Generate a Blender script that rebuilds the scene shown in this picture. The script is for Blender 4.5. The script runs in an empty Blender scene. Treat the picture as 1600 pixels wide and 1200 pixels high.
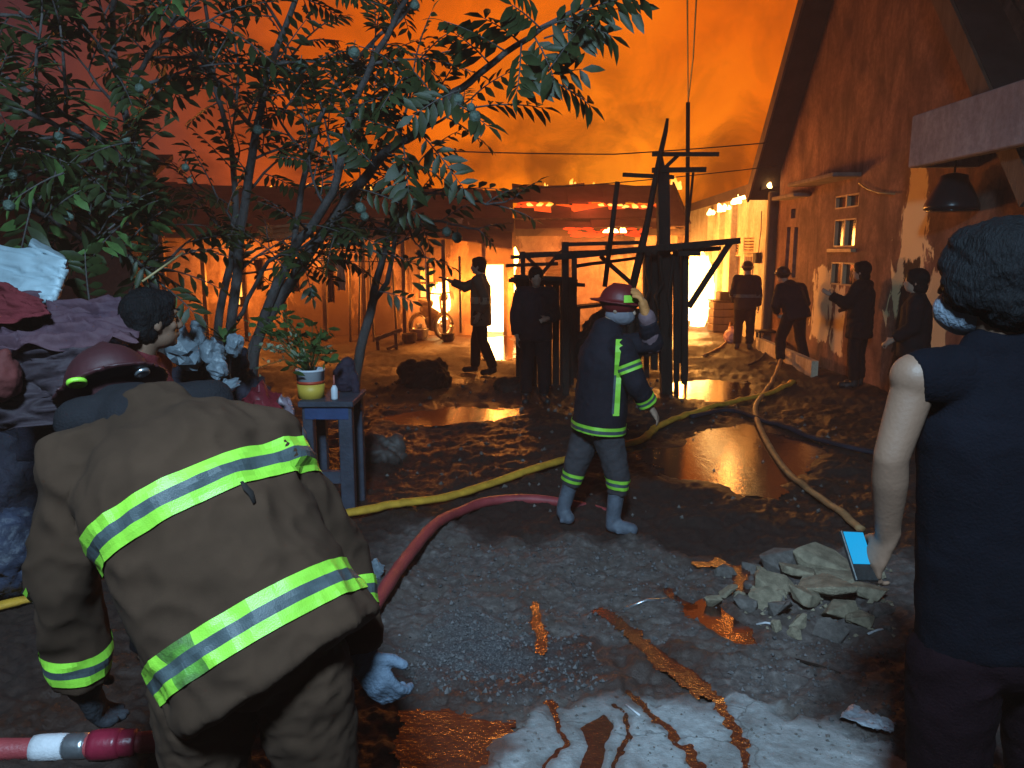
import bpy, bmesh, math, random
import numpy as np
from mathutils import Vector, Matrix, noise as mnoise
from mathutils.bvhtree import BVHTree
random.seed(7)
SC = bpy.context.scene
COL = SC.collection
R = math.radians
V = Vector

# ---------------------------------------------------------------- camera
CAM_H = 1.85
FOC = 1200.0                       # focal length in photo pixels (1600 wide)
PITCH = math.atan2(208, 1200)
cam = bpy.data.cameras.new('camera')
cam.sensor_width = 36.0
cam.lens = 36.0 * FOC / 1600.0
cam.clip_start = 0.05
cam.clip_end = 2000
camo = bpy.data.objects.new('camera', cam)
COL.objects.link(camo)
camo.location = (0, 0, CAM_H)
camo.rotation_euler = (math.pi / 2 - PITCH, 0, 0)
SC.camera = camo

# ---------------------------------------------------------------- view
SC.view_settings.view_transform = 'Standard'
try:
    SC.view_settings.look = 'None'
except Exception:
    pass
SC.view_settings.gamma = 1.0
SC.view_settings.exposure = 0.0
SC.view_settings.use_curve_mapping = False
SC.render.engine = 'CYCLES'
cy = SC.cycles
cy.use_denoising = True
try:
    cy.denoiser = 'OPENIMAGEDENOISE'
except Exception:
    pass
cy.max_bounces = 6
cy.diffuse_bounces = 3
cy.glossy_bounces = 3
cy.volume_bounces = 1
cy.sample_clamp_indirect = 4.0
cy.caustics_reflective = False
cy.caustics_refractive = False

# ---------------------------------------------------------------- sky: night sky with fire-lit smoke over the blaze
W = bpy.data.worlds.new('World')
SC.world = W
W.use_nodes = True
nt = W.node_tree
nt.nodes.clear()


def nd(t, typ, **kw):
    n = t.nodes.new(typ)
    for k, v in kw.items():
        setattr(n, k, v)
    return n


def math_node(t, op, a, b=None, c=None, clamp=False):
    n = t.nodes.new('ShaderNodeMath')
    n.operation = op
    n.use_clamp = clamp
    for i, x in enumerate((a, b, c)):
        if x is None:
            continue
        if isinstance(x, (int, float)):
            n.inputs[i].default_value = x
        else:
            t.links.new(x, n.inputs[i])
    return n.outputs[0]


def mix_col(t, fac, a, b, mode='MIX'):
    n = t.nodes.new('ShaderNodeMix')
    n.data_type = 'RGBA'
    n.blend_type = mode
    for sock, x in ((n.inputs[0], fac), (n.inputs[6], a), (n.inputs[7], b)):
        if isinstance(x, (int, float)):
            sock.default_value = x
        elif isinstance(x, (tuple, list)):
            sock.default_value = (*x, 1) if len(x) == 3 else x
        else:
            t.links.new(x, sock)
    return n.outputs[2]


def ramp(t, fac, stops, interp='LINEAR'):
    n = t.nodes.new('ShaderNodeValToRGB')
    cr = n.color_ramp
    cr.interpolation = interp
    while len(cr.elements) < len(stops):
        cr.elements.new(0.5)
    for e, (p, c) in zip(cr.elements, stops):
        e.position = p
        e.color = (*c, 1) if len(c) == 3 else c
    if fac is not None:
        t.links.new(fac, n.inputs[0])
    return n.outputs[0]


tc = nd(nt, 'ShaderNodeTexCoord')
GL = V((math.sin(R(7)), math.cos(R(7)), 0.06)).normalized()      # towards the heart of the blaze
dot = nd(nt, 'ShaderNodeVectorMath', operation='DOT_PRODUCT')
nt.links.new(tc.outputs['Generated'], dot.inputs[0])
dot.inputs[1].default_value = GL
n1 = nd(nt, 'ShaderNodeTexNoise')
n1.inputs['Scale'].default_value = 3.2
n1.inputs['Detail'].default_value = 5
n1.inputs['Roughness'].default_value = 0.55
n1.inputs['Distortion'].default_value = 0.8
nt.links.new(tc.outputs['Generated'], n1.inputs['Vector'])
n2 = nd(nt, 'ShaderNodeTexNoise')
n2.inputs['Scale'].default_value = 11
n2.inputs['Detail'].default_value = 6
n2.inputs['Roughness'].default_value = 0.6
n2.inputs['Distortion'].default_value = 0.6
nt.links.new(tc.outputs['Generated'], n2.inputs['Vector'])
ang = math_node(nt, 'ARCCOSINE', dot.outputs['Value'])
ang = math_node(nt, 'ADD', ang, math_node(nt, 'MULTIPLY', math_node(nt, 'SUBTRACT', n1.outputs[0], 0.5), 0.40))
a01 = math_node(nt, 'DIVIDE', ang, math.pi)
glow = ramp(nt, a01, [(0.0, (1.15, 0.30, 0.008)), (0.04, (0.95, 0.19, 0.002)), (0.075, (0.78, 0.125, 0.0)), (0.115, (0.64, 0.095, 0.0)),
                      (0.150, (0.38, 0.056, 0.010)), (0.185, (0.16, 0.034, 0.020)), (0.235, (0.055, 0.020, 0.028)),
                      (0.42, (0.012, 0.009, 0.018)), (1.0, (0.006, 0.006, 0.012))])
sep = nd(nt, 'ShaderNodeSeparateXYZ')
nt.links.new(tc.outputs['Generated'], sep.inputs[0])
low = math_node(nt, 'SUBTRACT', 1.0, math_node(nt, 'MULTIPLY', math_node(nt, 'ABSOLUTE', sep.outputs[2]), 4.0), clamp=True)
# darker puffs of smoke, thicker near the roofs
puff = ramp(nt, n2.outputs[0], [(0.36, (0, 0, 0)), (0.60, (1, 1, 1))])
pf = math_node(nt, 'MULTIPLY', math_node(nt, 'ADD', math_node(nt, 'MULTIPLY', low, 0.55), 0.30), 1.0)
dark = math_node(nt, 'SUBTRACT', 1.0, math_node(nt, 'MULTIPLY', math_node(nt, 'SUBTRACT', 1.0, puff), pf))
skyc = nd(nt, 'ShaderNodeVectorMath', operation='SCALE')
nt.links.new(glow, skyc.inputs[0])
nt.links.new(dark, skyc.inputs['Scale'])
bg = nd(nt, 'ShaderNodeBackground')
bg.inputs['Strength'].default_value = 1.22
nt.links.new(skyc.outputs[0], bg.inputs['Color'])
# a trace of the night sky itself
nish = nd(nt, 'ShaderNodeTexSky')
nish.sky_type = 'NISHITA'
nish.sun_disc = False
nish.sun_elevation = R(-6)
nish.sun_rotation = R(200)
bg2 = nd(nt, 'ShaderNodeBackground')
bg2.inputs['Strength'].default_value = 0.05
nt.links.new(nish.outputs[0], bg2.inputs['Color'])
addw = nd(nt, 'ShaderNodeAddShader')
nt.links.new(bg.outputs[0], addw.inputs[0])
nt.links.new(bg2.outputs[0], addw.inputs[1])
ow = nd(nt, 'ShaderNodeOutputWorld')
nt.links.new(addw.outputs[0], ow.inputs['Surface'])


def lamp(kind, loc, energy, color, radius=0.2, target=None, name='lamp', **kw):
    l = bpy.data.lights.new(name, kind)
    l.energy = energy
    l.color = color
    if kind in ('POINT', 'SPOT'):
        l.shadow_soft_size = radius
    for k, v in kw.items():
        setattr(l, k, v)
    o = bpy.data.objects.new(name, l)
    COL.objects.link(o)
    o.location = loc
    if target is not None:
        o.rotation_euler = (V(target) - V(loc)).to_track_quat('-Z', 'Y').to_euler()
    return o


# the moon-weak sun and the cool street lamp that stands behind the photographer
sun = lamp('SUN', (0, 0, 30), 0.02, (0.75, 0.82, 1.0), name='sun')
sun.data.angle = R(0.5)
sun.rotation_euler = (R(50), 0, R(-20))
LAMP_POS = (-0.35, -1.4, 4.7)
lamp('SPOT', LAMP_POS, 2450, (0.46, 0.75, 1.0), 0.35, target=(-0.1, 3.6, 0.4), name='street_lamp',
     spot_size=R(104), spot_blend=0.9)

# ---------------------------------------------------------------- helpers
def ray(px, py):
    u, v = (px - 800) / FOC, (600 - py) / FOC
    c, s = math.cos(PITCH), math.sin(PITCH)
    return V((u, c + v * s, -s + v * c))


def P(px, py, Y):
    """the point at distance Y (world y) that the photo shows at pixel px, py"""
    d = ray(px, py)
    return V((0, 0, CAM_H)) + d * (Y / d.y)


def PX(px, py, X):
    d = ray(px, py)
    return V((0, 0, CAM_H)) + d * (X / d.x)


def sstep(a, b, x):
    t = np.clip((x - a) / (b - a), 0, 1)
    return t * t * (3 - 2 * t)


def hbase(x, y):
    return 0.20 * (1 - sstep(1.2, 4.6, np.asarray(y, float)))


def G(px, py):
    d = ray(px, py)
    z = 0.0
    for _ in range(12):
        t = (z - CAM_H) / d.z
        p = V((0, 0, CAM_H)) + d * t
        z = float(hbase(p.x, p.y))
    return V((p.x, p.y, z))


def W_at(px, Y):
    return px / FOC * Y           # metres across px pixels at distance Y


_hash = {}


def vnoise(x, y, seed=0):
    xi = np.floor(x).astype(np.int64)
    yi = np.floor(y).astype(np.int64)
    xf, yf = x - xi, y - yi

    def h(a, b):
        n = (a * 374761393 + b * 668265263 + seed * 974634777) & 0x7fffffff
        n = ((n ^ (n >> 13)) * 1274126177) & 0x7fffffff
        return ((n ^ (n >> 16)) & 0xffff) / 65535.0
    u = xf * xf * (3 - 2 * xf)
    w = yf * yf * (3 - 2 * yf)
    return (h(xi, yi) * (1 - u) + h(xi + 1, yi) * u) * (1 - w) + (h(xi, yi + 1) * (1 - u) + h(xi + 1, yi + 1) * u) * w


def fbm(x, y, sc, oct=4, seed=0, gain=0.5):
    a, t, f = 1.0, 0.0, sc
    tot = 0.0
    for i in range(oct):
        t = t + a * (vnoise(x * f, y * f, seed + i * 17) - 0.5)
        tot += a
        a *= gain
        f *= 2.03
    return t / tot * 2


LOC = {}


def setp(o, label=None, cat=None, group=None, kind=None):
    if label:
        o['label'] = label
    if cat:
        o['category'] = cat
    if group:
        o['group'] = group
    if kind:
        o['kind'] = kind
    return o


def thing(name, label, cat, loc=(0, 0, 0), group=None):
    o = bpy.data.objects.new(name, None)
    o.empty_display_size = 0.1
    COL.objects.link(o)
    o.location = loc
    LOC[o.name] = V(loc)
    return setp(o, label, cat, group)


class MB:
    """collects shapes given in world coordinates and links them as ONE mesh object"""

    def __init__(s):
        s.v = []
        s.f = []
        s.sm = []

    def add(s, vs, fs, smooth=False):
        b = len(s.v)
        s.v.extend([tuple(v) for v in vs])
        for f in fs:
            s.f.append(tuple(i + b for i in f))
            s.sm.append(smooth)
        return s

    def box(s, c, size, rot=None):
        hx, hy, hz = size[0] / 2, size[1] / 2, size[2] / 2
        vs = [V((x, y, z)) for x in (-hx, hx) for y in (-hy, hy) for z in (-hz, hz)]
        if rot is not None:
            vs = [rot @ v for v in vs]
        c = V(c)
        return s.add([v + c for v in vs], [(0, 1, 3, 2), (4, 6, 7, 5), (0, 4, 5, 1), (2, 3, 7, 6), (0, 2, 6, 4), (1, 5, 7, 3)])

    def beam(s, p0, p1, w, h=None, up=(0, 0, 1)):
        p0, p1 = V(p0), V(p1)
        h = h or w
        d = (p1 - p0).normalized()
        upv = V(up)
        if abs(d.dot(upv)) > 0.95:
            upv = V((0, 1, 0))
        a = d.cross(upv).normalized()
        b = a.cross(d).normalized()
        vs = []
        for p in (p0, p1):
            for sx, sy in ((-1, -1), (1, -1), (1, 1), (-1, 1)):
                vs.append(p + a * sx * w / 2 + b * sy * h / 2)
        return s.add(vs, [(3, 2, 1, 0), (4, 5, 6, 7), (0, 1, 5, 4), (1, 2, 6, 5), (2, 3, 7, 6), (3, 0, 4, 7)])

    def tube(s, pts, rad, n=8, cap=True, smooth=True, flat=1.0):
        pts = [V(p) for p in pts]
        if isinstance(rad, (int, float)):
            rad = [rad] * len(pts)
        vs, fs = [], []
        prev = None
        for i, p in enumerate(pts):
            d = (pts[min(i + 1, len(pts) - 1)] - pts[max(i - 1, 0)])
            d = d.normalized() if d.length > 1e-9 else V((0, 0, 1))
            if prev is None:
                u = V((0, 0, 1)) if abs(d.z) < 0.9 else V((1, 0, 0))
                a = d.cross(u).normalized()
            else:
                a = (prev - d * prev.dot(d))
                a = a.normalized() if a.length > 1e-6 else d.orthogonal().normalized()
            prev = a
            b = d.cross(a).normalized()
            for k in range(n):
                t = 2 * math.pi * k / n
                vs.append(p + a * math.cos(t) * rad[i] + b * math.sin(t) * rad[i] * flat)
        for i in range(len(pts) - 1):
            for k in range(n):
                fs.append((i * n + k, i * n + (k + 1) % n, (i + 1) * n + (k + 1) % n, (i + 1) * n + k))
        if cap:
            fs.append(tuple(reversed(range(n))))
            fs.append(tuple((len(pts) - 1) * n + k for k in range(n)))
        return s.add(vs, fs, smooth)

    def lathe(s, c, prof, n=20, rot=None, smooth=True):
        """prof: list of (radius, height)"""
        c = V(c)
        vs, fs = [], []
        for r, z in prof:
            for k in range(n):
                t = 2 * math.pi * k / n
                v = V((math.cos(t) * r, math.sin(t) * r, z))
                if rot is not None:
                    v = rot @ v
                vs.append(v + c)
        for i in range(len(prof) - 1):
            for k in range(n):
                fs.append((i * n + k, i * n + (k + 1) % n, (i + 1) * n + (k + 1) % n, (i + 1) * n + k))
        fs.append(tuple(reversed(range(n))))
        fs.append(tuple((len(prof) - 1) * n + k for k in range(n)))
        return s.add(vs, fs, smooth)

    def limb(s, p0, p1, a0, a1, side=None, b0=None, b1=None, flat0=False, flat1=False, n=18):
        """tapered capsule, elliptic when b differs; side = direction of the a axis"""
        p0, p1 = V(p0), V(p1)
        b0 = a0 if b0 is None else b0
        b1 = a1 if b1 is None else b1
        d = (p1 - p0)
        L = d.length
        d = d / L if L > 1e-9 else V((0, 0, 1))
        sv = V(side) if side is not None else d.orthogonal()
        sv = (sv - d * sv.dot(d))
        sv = sv.normalized() if sv.length > 1e-6 else d.orthogonal().normalized()
        tv = d.cross(sv)
        rings = []
        if not flat0:
            for k in range(4, 0, -1):
                t = k / 4.5 * math.pi / 2
                rings.append((p0 - d * min(a0, b0) * math.sin(t), a0 * math.cos(t), b0 * math.cos(t)))
        for k in range(5):
            t = k / 4
            rings.append((p0.lerp(p1, t), a0 + (a1 - a0) * t, b0 + (b1 - b0) * t))
        if not flat1:
            for k in range(1, 5):
                t = k / 4.5 * math.pi / 2
                rings.append((p1 + d * min(a1, b1) * math.sin(t), a1 * math.cos(t), b1 * math.cos(t)))
        vs, fs = [], []
        for c, a, b in rings:
            for k in range(n):
                t = 2 * math.pi * k / n
                vs.append(c + sv * a * math.cos(t) + tv * b * math.sin(t))
        m = len(rings)
        for i in range(m - 1):
            for k in range(n):
                fs.append((i * n + k, i * n + (k + 1) % n, (i + 1) * n + (k + 1) % n, (i + 1) * n + k))
        fs.append(tuple(reversed(range(n))))
        fs.append(tuple((m - 1) * n + k for k in range(n)))
        return s.add(vs, fs, True)

    def ell(s, c, r, rot=None, n=16, m=10):
        c = V(c)
        vs, fs = [], []
        for i in range(1, m):
            ph = math.pi * i / m
            for k in range(n):
                t = 2 * math.pi * k / n
                v = V((r[0] * math.sin(ph) * math.cos(t), r[1] * math.sin(ph) * math.sin(t), r[2] * math.cos(ph)))
                if rot is not None:
                    v = rot @ v
                vs.append(v + c)
        top, bot = V((0, 0, r[2])), V((0, 0, -r[2]))
        if rot is not None:
            top, bot = rot @ top, rot @ bot
        vs += [top + c, bot + c]
        T, B = len(vs) - 2, len(vs) - 1
        for i in range(m - 2):
            for k in range(n):
                fs.append((i * n + k, (i + 1) * n + k, (i + 1) * n + (k + 1) % n, i * n + (k + 1) % n))
        for k in range(n):
            fs.append((T, k, (k + 1) % n))
            fs.append((B, (m - 2) * n + (k + 1) % n, (m - 2) * n + k))
        return s.add(vs, fs, True)

    def mesh(s, name, off=V((0, 0, 0))):
        me = bpy.data.meshes.new(name)
        me.from_pydata([(v[0] - off[0], v[1] - off[1], v[2] - off[2]) for v in s.v], [], s.f)
        me.polygons.foreach_set('use_smooth', s.sm)
        me.update()
        return me

    def build(s, name, mat, parent=None, bevel=0.0):
        if parent is not None:
            off = LOC[parent.name]
        else:
            a = np.array(s.v)
            off = V(((a[:, 0].min() + a[:, 0].max()) / 2, (a[:, 1].min() + a[:, 1].max()) / 2, a[:, 2].min()))
        me = s.mesh(name, off)
        return put(name, me, mat, parent, off, bevel)


def put(name, me, mat, parent, off, bevel=0.0):
    if bevel:
        bm = bmesh.new()
        bm.from_mesh(me)
        bmesh.ops.bevel(bm, geom=bm.edges[:], offset=bevel, segments=1, affect='EDGES')
        bm.to_mesh(me)
        bm.free()
    if mat is not None and not me.materials:
        me.materials.append(mat)
    o = bpy.data.objects.new(name, me)
    COL.objects.link(o)
    if parent is None:
        o.location = off
    else:
        o.parent = parent
    LOC[o.name] = V(off)
    return o


def remesh(name, mb, voxel, mat, parent, smooth=4, wrinkle=0.0, wscale=9.0, stretch=(1, 1, 1), seed=0):
    """one continuous surface out of overlapping shapes"""
    me = mb.mesh('tmp')
    o = bpy.data.objects.new('tmp', me)
    COL.objects.link(o)
    m = o.modifiers.new('r', 'REMESH')
    m.mode = 'VOXEL'
    m.voxel_size = voxel
    if smooth:
        sm = o.modifiers.new('s', 'SMOOTH')
        sm.factor = 0.5
        sm.iterations = smooth
    dg = bpy.context.evaluated_depsgraph_get()
    me2 = bpy.data.meshes.new_from_object(o.evaluated_get(dg))
    bpy.data.objects.remove(o)
    bpy.data.meshes.remove(me)
    me2.name = name
    if wrinkle:
        nv = len(me2.vertices)
        co = np.empty(nv * 3)
        me2.vertices.foreach_get('co', co)
        no = np.empty(nv * 3)
        me2.vertices.foreach_get('normal', no)
        co, no = co.reshape(-1, 3), no.reshape(-1, 3)
        so = V((seed * 7.3, seed * 3.1, seed * 1.7))
        dsp = np.empty(nv)
        for i in range(nv):
            p = V((co[i, 0] * stretch[0], co[i, 1] * stretch[1], co[i, 2] * stretch[2])) * wscale + so
            q = p + mnoise.noise_vector(p * 0.5) * 0.9
            dsp[i] = (1 - abs(mnoise.noise(q)) * 2.2) * 0.6 + 0.4 * mnoise.noise(p * 2.3) + 0.35 * (0.4 - abs(mnoise.noise(p * 3.1 + so)) * 2)
        co += no * (dsp * wrinkle)[:, None]
        me2.vertices.foreach_set('co', co.ravel())
        me2.update()
    off = LOC[parent.name] if parent is not None else V((0, 0, 0))
    me2.transform(Matrix.Translation(-off))
    me2.polygons.foreach_set('use_smooth', [True] * len(me2.polygons))
    return put(name, me2, mat, parent, off)


def copy_tree(o, parent=None):
    c = o.copy()
    COL.objects.link(c)
    LOC[c.name] = LOC.get(o.name, V((0, 0, 0)))
    if parent is not None:
        c.parent = parent
    for ch in list(o.children):
        copy_tree(ch, c)
    return c


# ---------------------------------------------------------------- materials
def M(name, c, rough=0.7, var=0.25, scale=6.0, bump=0.15, bscale=40.0, spec=0.4, metal=0.0, c2=None, stretch=(1, 1, 1), emit=None, estr=0.0, transl=0.0):
    m = bpy.data.materials.new(name)
    m.use_nodes = True
    t = m.node_tree
    b = t.nodes['Principled BSDF']
    co = nd(t, 'ShaderNodeTexCoord')
    mp = nd(t, 'ShaderNodeMapping')
    mp.inputs['Scale'].default_value = stretch
    t.links.new(co.outputs['Object'], mp.inputs[0])
    n = nd(t, 'ShaderNodeTexNoise')
    n.inputs['Scale'].default_value = scale
    n.inputs['Detail'].default_value = 6
    n.inputs['Roughness'].default_value = 0.62
    t.links.new(mp.outputs[0], n.inputs['Vector'])
    d = c2 or tuple(max(0, x * (1 - var)) for x in c)
    e = tuple(min(1, x * (1 + var)) for x in c) if c2 is None else c
    col = ramp(t, n.outputs[0], [(0.32, d), (0.68, e)])
    t.links.new(col, b.inputs['Base Color'])
    b.inputs['Roughness'].default_value = rough
    b.inputs['Metallic'].default_value = metal
    b.inputs['Specular IOR Level'].default_value = spec
    if bump:
        n3 = nd(t, 'ShaderNodeTexNoise')
        n3.inputs['Scale'].default_value = bscale
        n3.inputs['Detail'].default_value = 4
        t.links.new(mp.outputs[0], n3.inputs['Vector'])
        bp = nd(t, 'ShaderNodeBump')
        bp.inputs['Strength'].default_value = bump
        bp.inputs['Distance'].default_value = 0.02
        t.links.new(n3.outputs[0], bp.inputs['Height'])
        t.links.new(bp.outputs[0], b.inputs['Normal'])
    if emit:
        b.inputs['Emission Color'].default_value = (*emit, 1)
        b.inputs['Emission Strength'].default_value = estr
    if transl:
        tr = nd(t, 'ShaderNodeBsdfTranslucent')
        tr.inputs['Color'].default_value = (*[min(1, x * 1.5) for x in c], 1)
        mx = nd(t, 'ShaderNodeMixShader')
        mx.inputs[0].default_value = transl
        t.links.new(b.outputs[0], mx.inputs[1])
        t.links.new(tr.outputs[0], mx.inputs[2])
        t.links.new(mx.outputs[0], t.nodes['Material Output'].inputs['Surface'])
    return m


def flame_mat(name, stops, strength, scale=5.0):
    """burning gas: emission whose heat varies over the flame"""
    m = bpy.data.materials.new(name)
    m.use_nodes = True
    t = m.node_tree
    t.nodes.remove(t.nodes['Principled BSDF'])
    co = nd(t, 'ShaderNodeTexCoord')
    n = nd(t, 'ShaderNodeTexNoise')
    n.inputs['Scale'].default_value = scale
    n.inputs['Detail'].default_value = 4
    n.inputs['Distortion'].default_value = 1.2
    t.links.new(co.outputs['Object'], n.inputs['Vector'])
    s = nd(t, 'ShaderNodeSeparateXYZ')
    t.links.new(co.outputs['Generated'], s.inputs[0])
    h = math_node(t, 'ADD', math_node(t, 'MULTIPLY', s.outputs[2], 0.7), math_node(t, 'MULTIPLY', math_node(t, 'SUBTRACT', n.outputs[0], 0.5), 0.9))
    col = ramp(t, h, stops)
    e = nd(t, 'ShaderNodeEmission')
    e.inputs['Strength'].default_value = strength
    t.links.new(col, e.inputs['Color'])
    t.links.new(e.outputs[0], t.nodes['Material Output'].inputs['Surface'])
    return m


MT = {}
MT['flame'] = flame_mat('flame', [(0.0, (1.0, 0.62, 0.22)), (0.5, (1.0, 0.50, 0.12)), (0.95, (1.0, 0.28, 0.02))], 16.0)
MT['flame_soft'] = flame_mat('flame_soft', [(0.0, (1.0, 0.50, 0.10)), (0.5, (1.0, 0.33, 0.03)), (0.9, (0.8, 0.10, 0.0))], 2.6)
MT['ember'] = flame_mat('ember', [(0.0, (1.0, 0.05, 0.01)), (0.5, (1.0, 0.09, 0.012)), (0.9, (0.6, 0.02, 0.0))], 1.5, 14)
MT['char'] = M('charred_wood', (0.020, 0.013, 0.010), 0.8, 0.5, 9, 0.5, 60, 0.25, stretch=(1, 1, 0.3))
MT['wood'] = M('weathered_wood', (0.10, 0.065, 0.045), 0.75, 0.4, 7, 0.4, 60, 0.3, stretch=(1, 1, 0.25))
MT['bamboo'] = M('bamboo', (0.34, 0.24, 0.11), 0.5, 0.3, 6, 0.2, 30, 0.4, stretch=(1, 1, 0.2))
MT['bark'] = M('bark', (0.062, 0.052, 0.050), 0.85, 0.45, 12, 0.6, 70, 0.3, stretch=(1, 1, 0.4))
MT['leaf'] = M('leaf', (0.024, 0.036, 0.010), 0.5, 0.5, 1.3, 0.1, 30, 0.35, transl=0.22)
MT['leaf_pale'] = M('pale_leaf', (0.06, 0.115, 0.03), 0.45, 0.4, 2, 0.1, 30, 0.5, transl=0.2)
MT['fruit'] = M('knobbly_fruit', (0.065, 0.095, 0.075), 0.6, 0.3, 20, 1.0, 45, 0.4)
MT['cable'] = M('cable', (0.01, 0.01, 0.01), 0.5, 0.2, 3, 0)
# ---------------------------------------------------------------- ground and water
def gp(pts):
    return np.array([[*G(*p)[:2]] for p in pts])


def sd_poly(x, y, poly):
    n = len(poly)
    d = np.full(x.shape, 1e9)
    ins = np.zeros(x.shape, bool)
    for i in range(n):
        ax, ay = poly[i]
        bx, by = poly[(i + 1) % n]
        ex, ey = bx - ax, by - ay
        t = np.clip(((x - ax) * ex + (y - ay) * ey) / (ex * ex + ey * ey + 1e-12), 0, 1)
        d = np.minimum(d, np.hypot(x - ax - t * ex, y - ay - t * ey))
        c = ((ay > y) != (by > y)) & (x < (bx - ax) * (y - ay) / (by - ay + 1e-12) + ax)
        ins ^= c
    return np.where(ins, d, -d)


def sd_line(x, y, pts, w):
    d = np.full(x.shape, -1e9)
    for i in range(len(pts) - 1):
        ax, ay = pts[i]
        bx, by = pts[i + 1]
        ex, ey = bx - ax, by - ay
        t = np.clip(((x - ax) * ex + (y - ay) * ey) / (ex * ex + ey * ey + 1e-12), 0, 1)
        d = np.maximum(d, w[i] + (w[i + 1] - w[i]) * t - np.hypot(x - ax - t * ex, y - ay - t * ey))
    return d


def pw(py):                       # metres per photo pixel, sideways, at ground row py
    return G(800, py).y / FOC


# polygons and lines read off the photograph, laid on the ground
WATER = [
    ('poly', 'puddle by the burning doorway', [(745, 528), (800, 522), (815, 548), (790, 562), (742, 556)], 0.10, 0.25),
    ('poly', 'long puddle on the dark mud', [(590, 652), (640, 640), (720, 636), (765, 640), (815, 636), (830, 646), (780, 655), (700, 662), (620, 664)], 0.10, 0.16),
    ('poly', 'puddle under the stall post', [(1035, 596), (1110, 590), (1175, 600), (1180, 616), (1130, 626), (1060, 622)], 0.10, 0.2),
    ('poly', 'big puddle', [(985, 706), (1060, 690), (1110, 668), (1165, 656), (1200, 672), (1290, 694), (1285, 715), (1245, 748), (1205, 772),
                            (1150, 772), (1120, 758), (1055, 750), (1030, 726)], 0.10, 0.17),
    ('poly', 'small pool by the rubble', [(1062, 948), (1095, 930), (1120, 936), (1180, 985), (1188, 1008), (1150, 1006), (1100, 980)], 0.03, 0.05),
    ('line', 'trickle into the pool', [(1040, 920), (1062, 934), (1085, 948)], [11, 14, 12], 0.02),
    ('line', 'wet gap by the rubble', [(1090, 878), (1125, 876), (1158, 884), (1158, 925)], [11, 14, 12, 9], 0.02),
    ('line', 'long trickle over the concrete', [(940, 955), (985, 985), (1040, 1030), (1085, 1066), (1120, 1090), (1138, 1128), (1158, 1165), (1170, 1200), (1180, 1240)],
     [5, 20, 40, 34, 17, 14, 17, 22, 24], 0.045),
    ('line', 'middle trickle', [(985, 1075), (1010, 1105), (1046, 1138), (1072, 1170), (1090, 1205), (1100, 1240)], [6, 13, 12, 14, 20, 24], 0.03),
    ('line', 'thin trickle', [(960, 1100), (982, 1120), (984, 1145), (968, 1170), (960, 1205)], [8, 8, 7, 7, 8], 0.012),
    ('line', 'curved thin trickle', [(868, 1095), (878, 1130), (880, 1160), (860, 1182), (838, 1205)], [8, 8, 9, 9, 10], 0.012),
    ('poly', 'brown pool on the concrete', [(905, 1135), (945, 1110), (962, 1130), (950, 1170), (935, 1215), (890, 1215), (912, 1165)], 0.02, 0.03),
    ('line', 'red rivulet', [(833, 938), (842, 965), (852, 990), (850, 1015)], [4, 10, 14, 5], 0.03),
    ('poly', 'wide wet hollow', [(640, 1112), (700, 1108), (760, 1120), (815, 1128), (800, 1160), (780, 1200), (700, 1215), (620, 1200), (622, 1140)], 0.05, 0.07),
]
rows = [-5 + 0.3 * i for i in range(20)]
y = 1.0
while y < 9:
    rows.append(y)
    y *= 1.0052
while y < 30:
    rows.append(y)
    y *= 1.011
while y < 500:
    rows.append(y)
    y *= 1.06
rows = np.array(sorted(rows))
sc_ = np.concatenate([np.linspace(-6, -1.02, 45), np.linspace(-1, 1, 560), np.linspace(1.02, 6, 45)])
gx = sc_[None, :] * (0.75 + 0.72 * np.maximum(rows, 0.4))[:, None]
gy = np.repeat(rows[:, None], len(sc_), 1)
hb = hbase(gx, gy)
CONC = gp([(790, 1135), (830, 1105), (960, 1085), (1080, 1088), (1150, 1075), (1235, 1100), (1330, 1130), (1420, 1180), (1500, 1230), (1640, 1300), (1640, 1500), (700, 1500), (780, 1250)])
DRY_LIT = gp([(560, 880), (640, 822), (760, 838), (900, 846), (1000, 850), (1120, 868), (1300, 860), (1500, 880), (1800, 900), (1900, 1500), (600, 1500), (600, 1040)])  # dry grey ground; its far edge draws the shadow edge across the yard
WETRED = gp([(650, 1060), (820, 1010), (930, 985), (1040, 1000), (1120, 1060), (1140, 1120), (1060, 1110), (960, 1085), (830, 1105), (700, 1150), (620, 1130)])
GRIT = gp([(640, 1010), (720, 960), (820, 985), (910, 1000), (940, 1060), (800, 1090), (660, 1060)])
near = gy < 9
e1 = fbm(gx, gy, 2.5, 4, 3)
e2 = fbm(gx, gy, 9.0, 4, 5)
e3 = fbm(gx, gy, 30.0, 3, 9)
sdc = sd_poly(gx, gy, CONC) + 0.10 * e2 + 0.06 * e1
conc = sstep(-0.02, 0.05, sdc)
sdd = sd_poly(gx, gy, DRY_LIT) + 0.22 * e1 + 0.10 * e2
dry_lit = sstep(-0.15, 0.18, sdd)
sdg = sd_poly(gx, gy, GRIT) + 0.12 * e2
grit = sstep(-0.12, 0.12, sdg) * (1 - conc)
amp = np.where(gy < 12, 1.0, np.clip(12 / gy, 0.2, 1))
bump = (0.040 * e1 + 0.034 * e2 + 0.016 * e3) * amp
bump = bump * (1 - 0.86 * conc) + 0.001 * conc
farf = sstep(40, 80, gy)
h = hb + bump * (1 - farf)
wx = gx + 0.035 * fbm(gx, gy, 6.0, 3, 71) + 0.016 * fbm(gx, gy, 22.0, 3, 73)
wy = gy + 0.06 * fbm(gx, gy, 6.0, 3, 77) + 0.03 * fbm(gx, gy, 22.0, 3, 79)
wsd = np.full(gx.shape, -9.0)
redm = sstep(-0.15, 0.15, sd_poly(gx, gy, WETRED) + 0.25 * e1 + 0.22 * e2)
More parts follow.
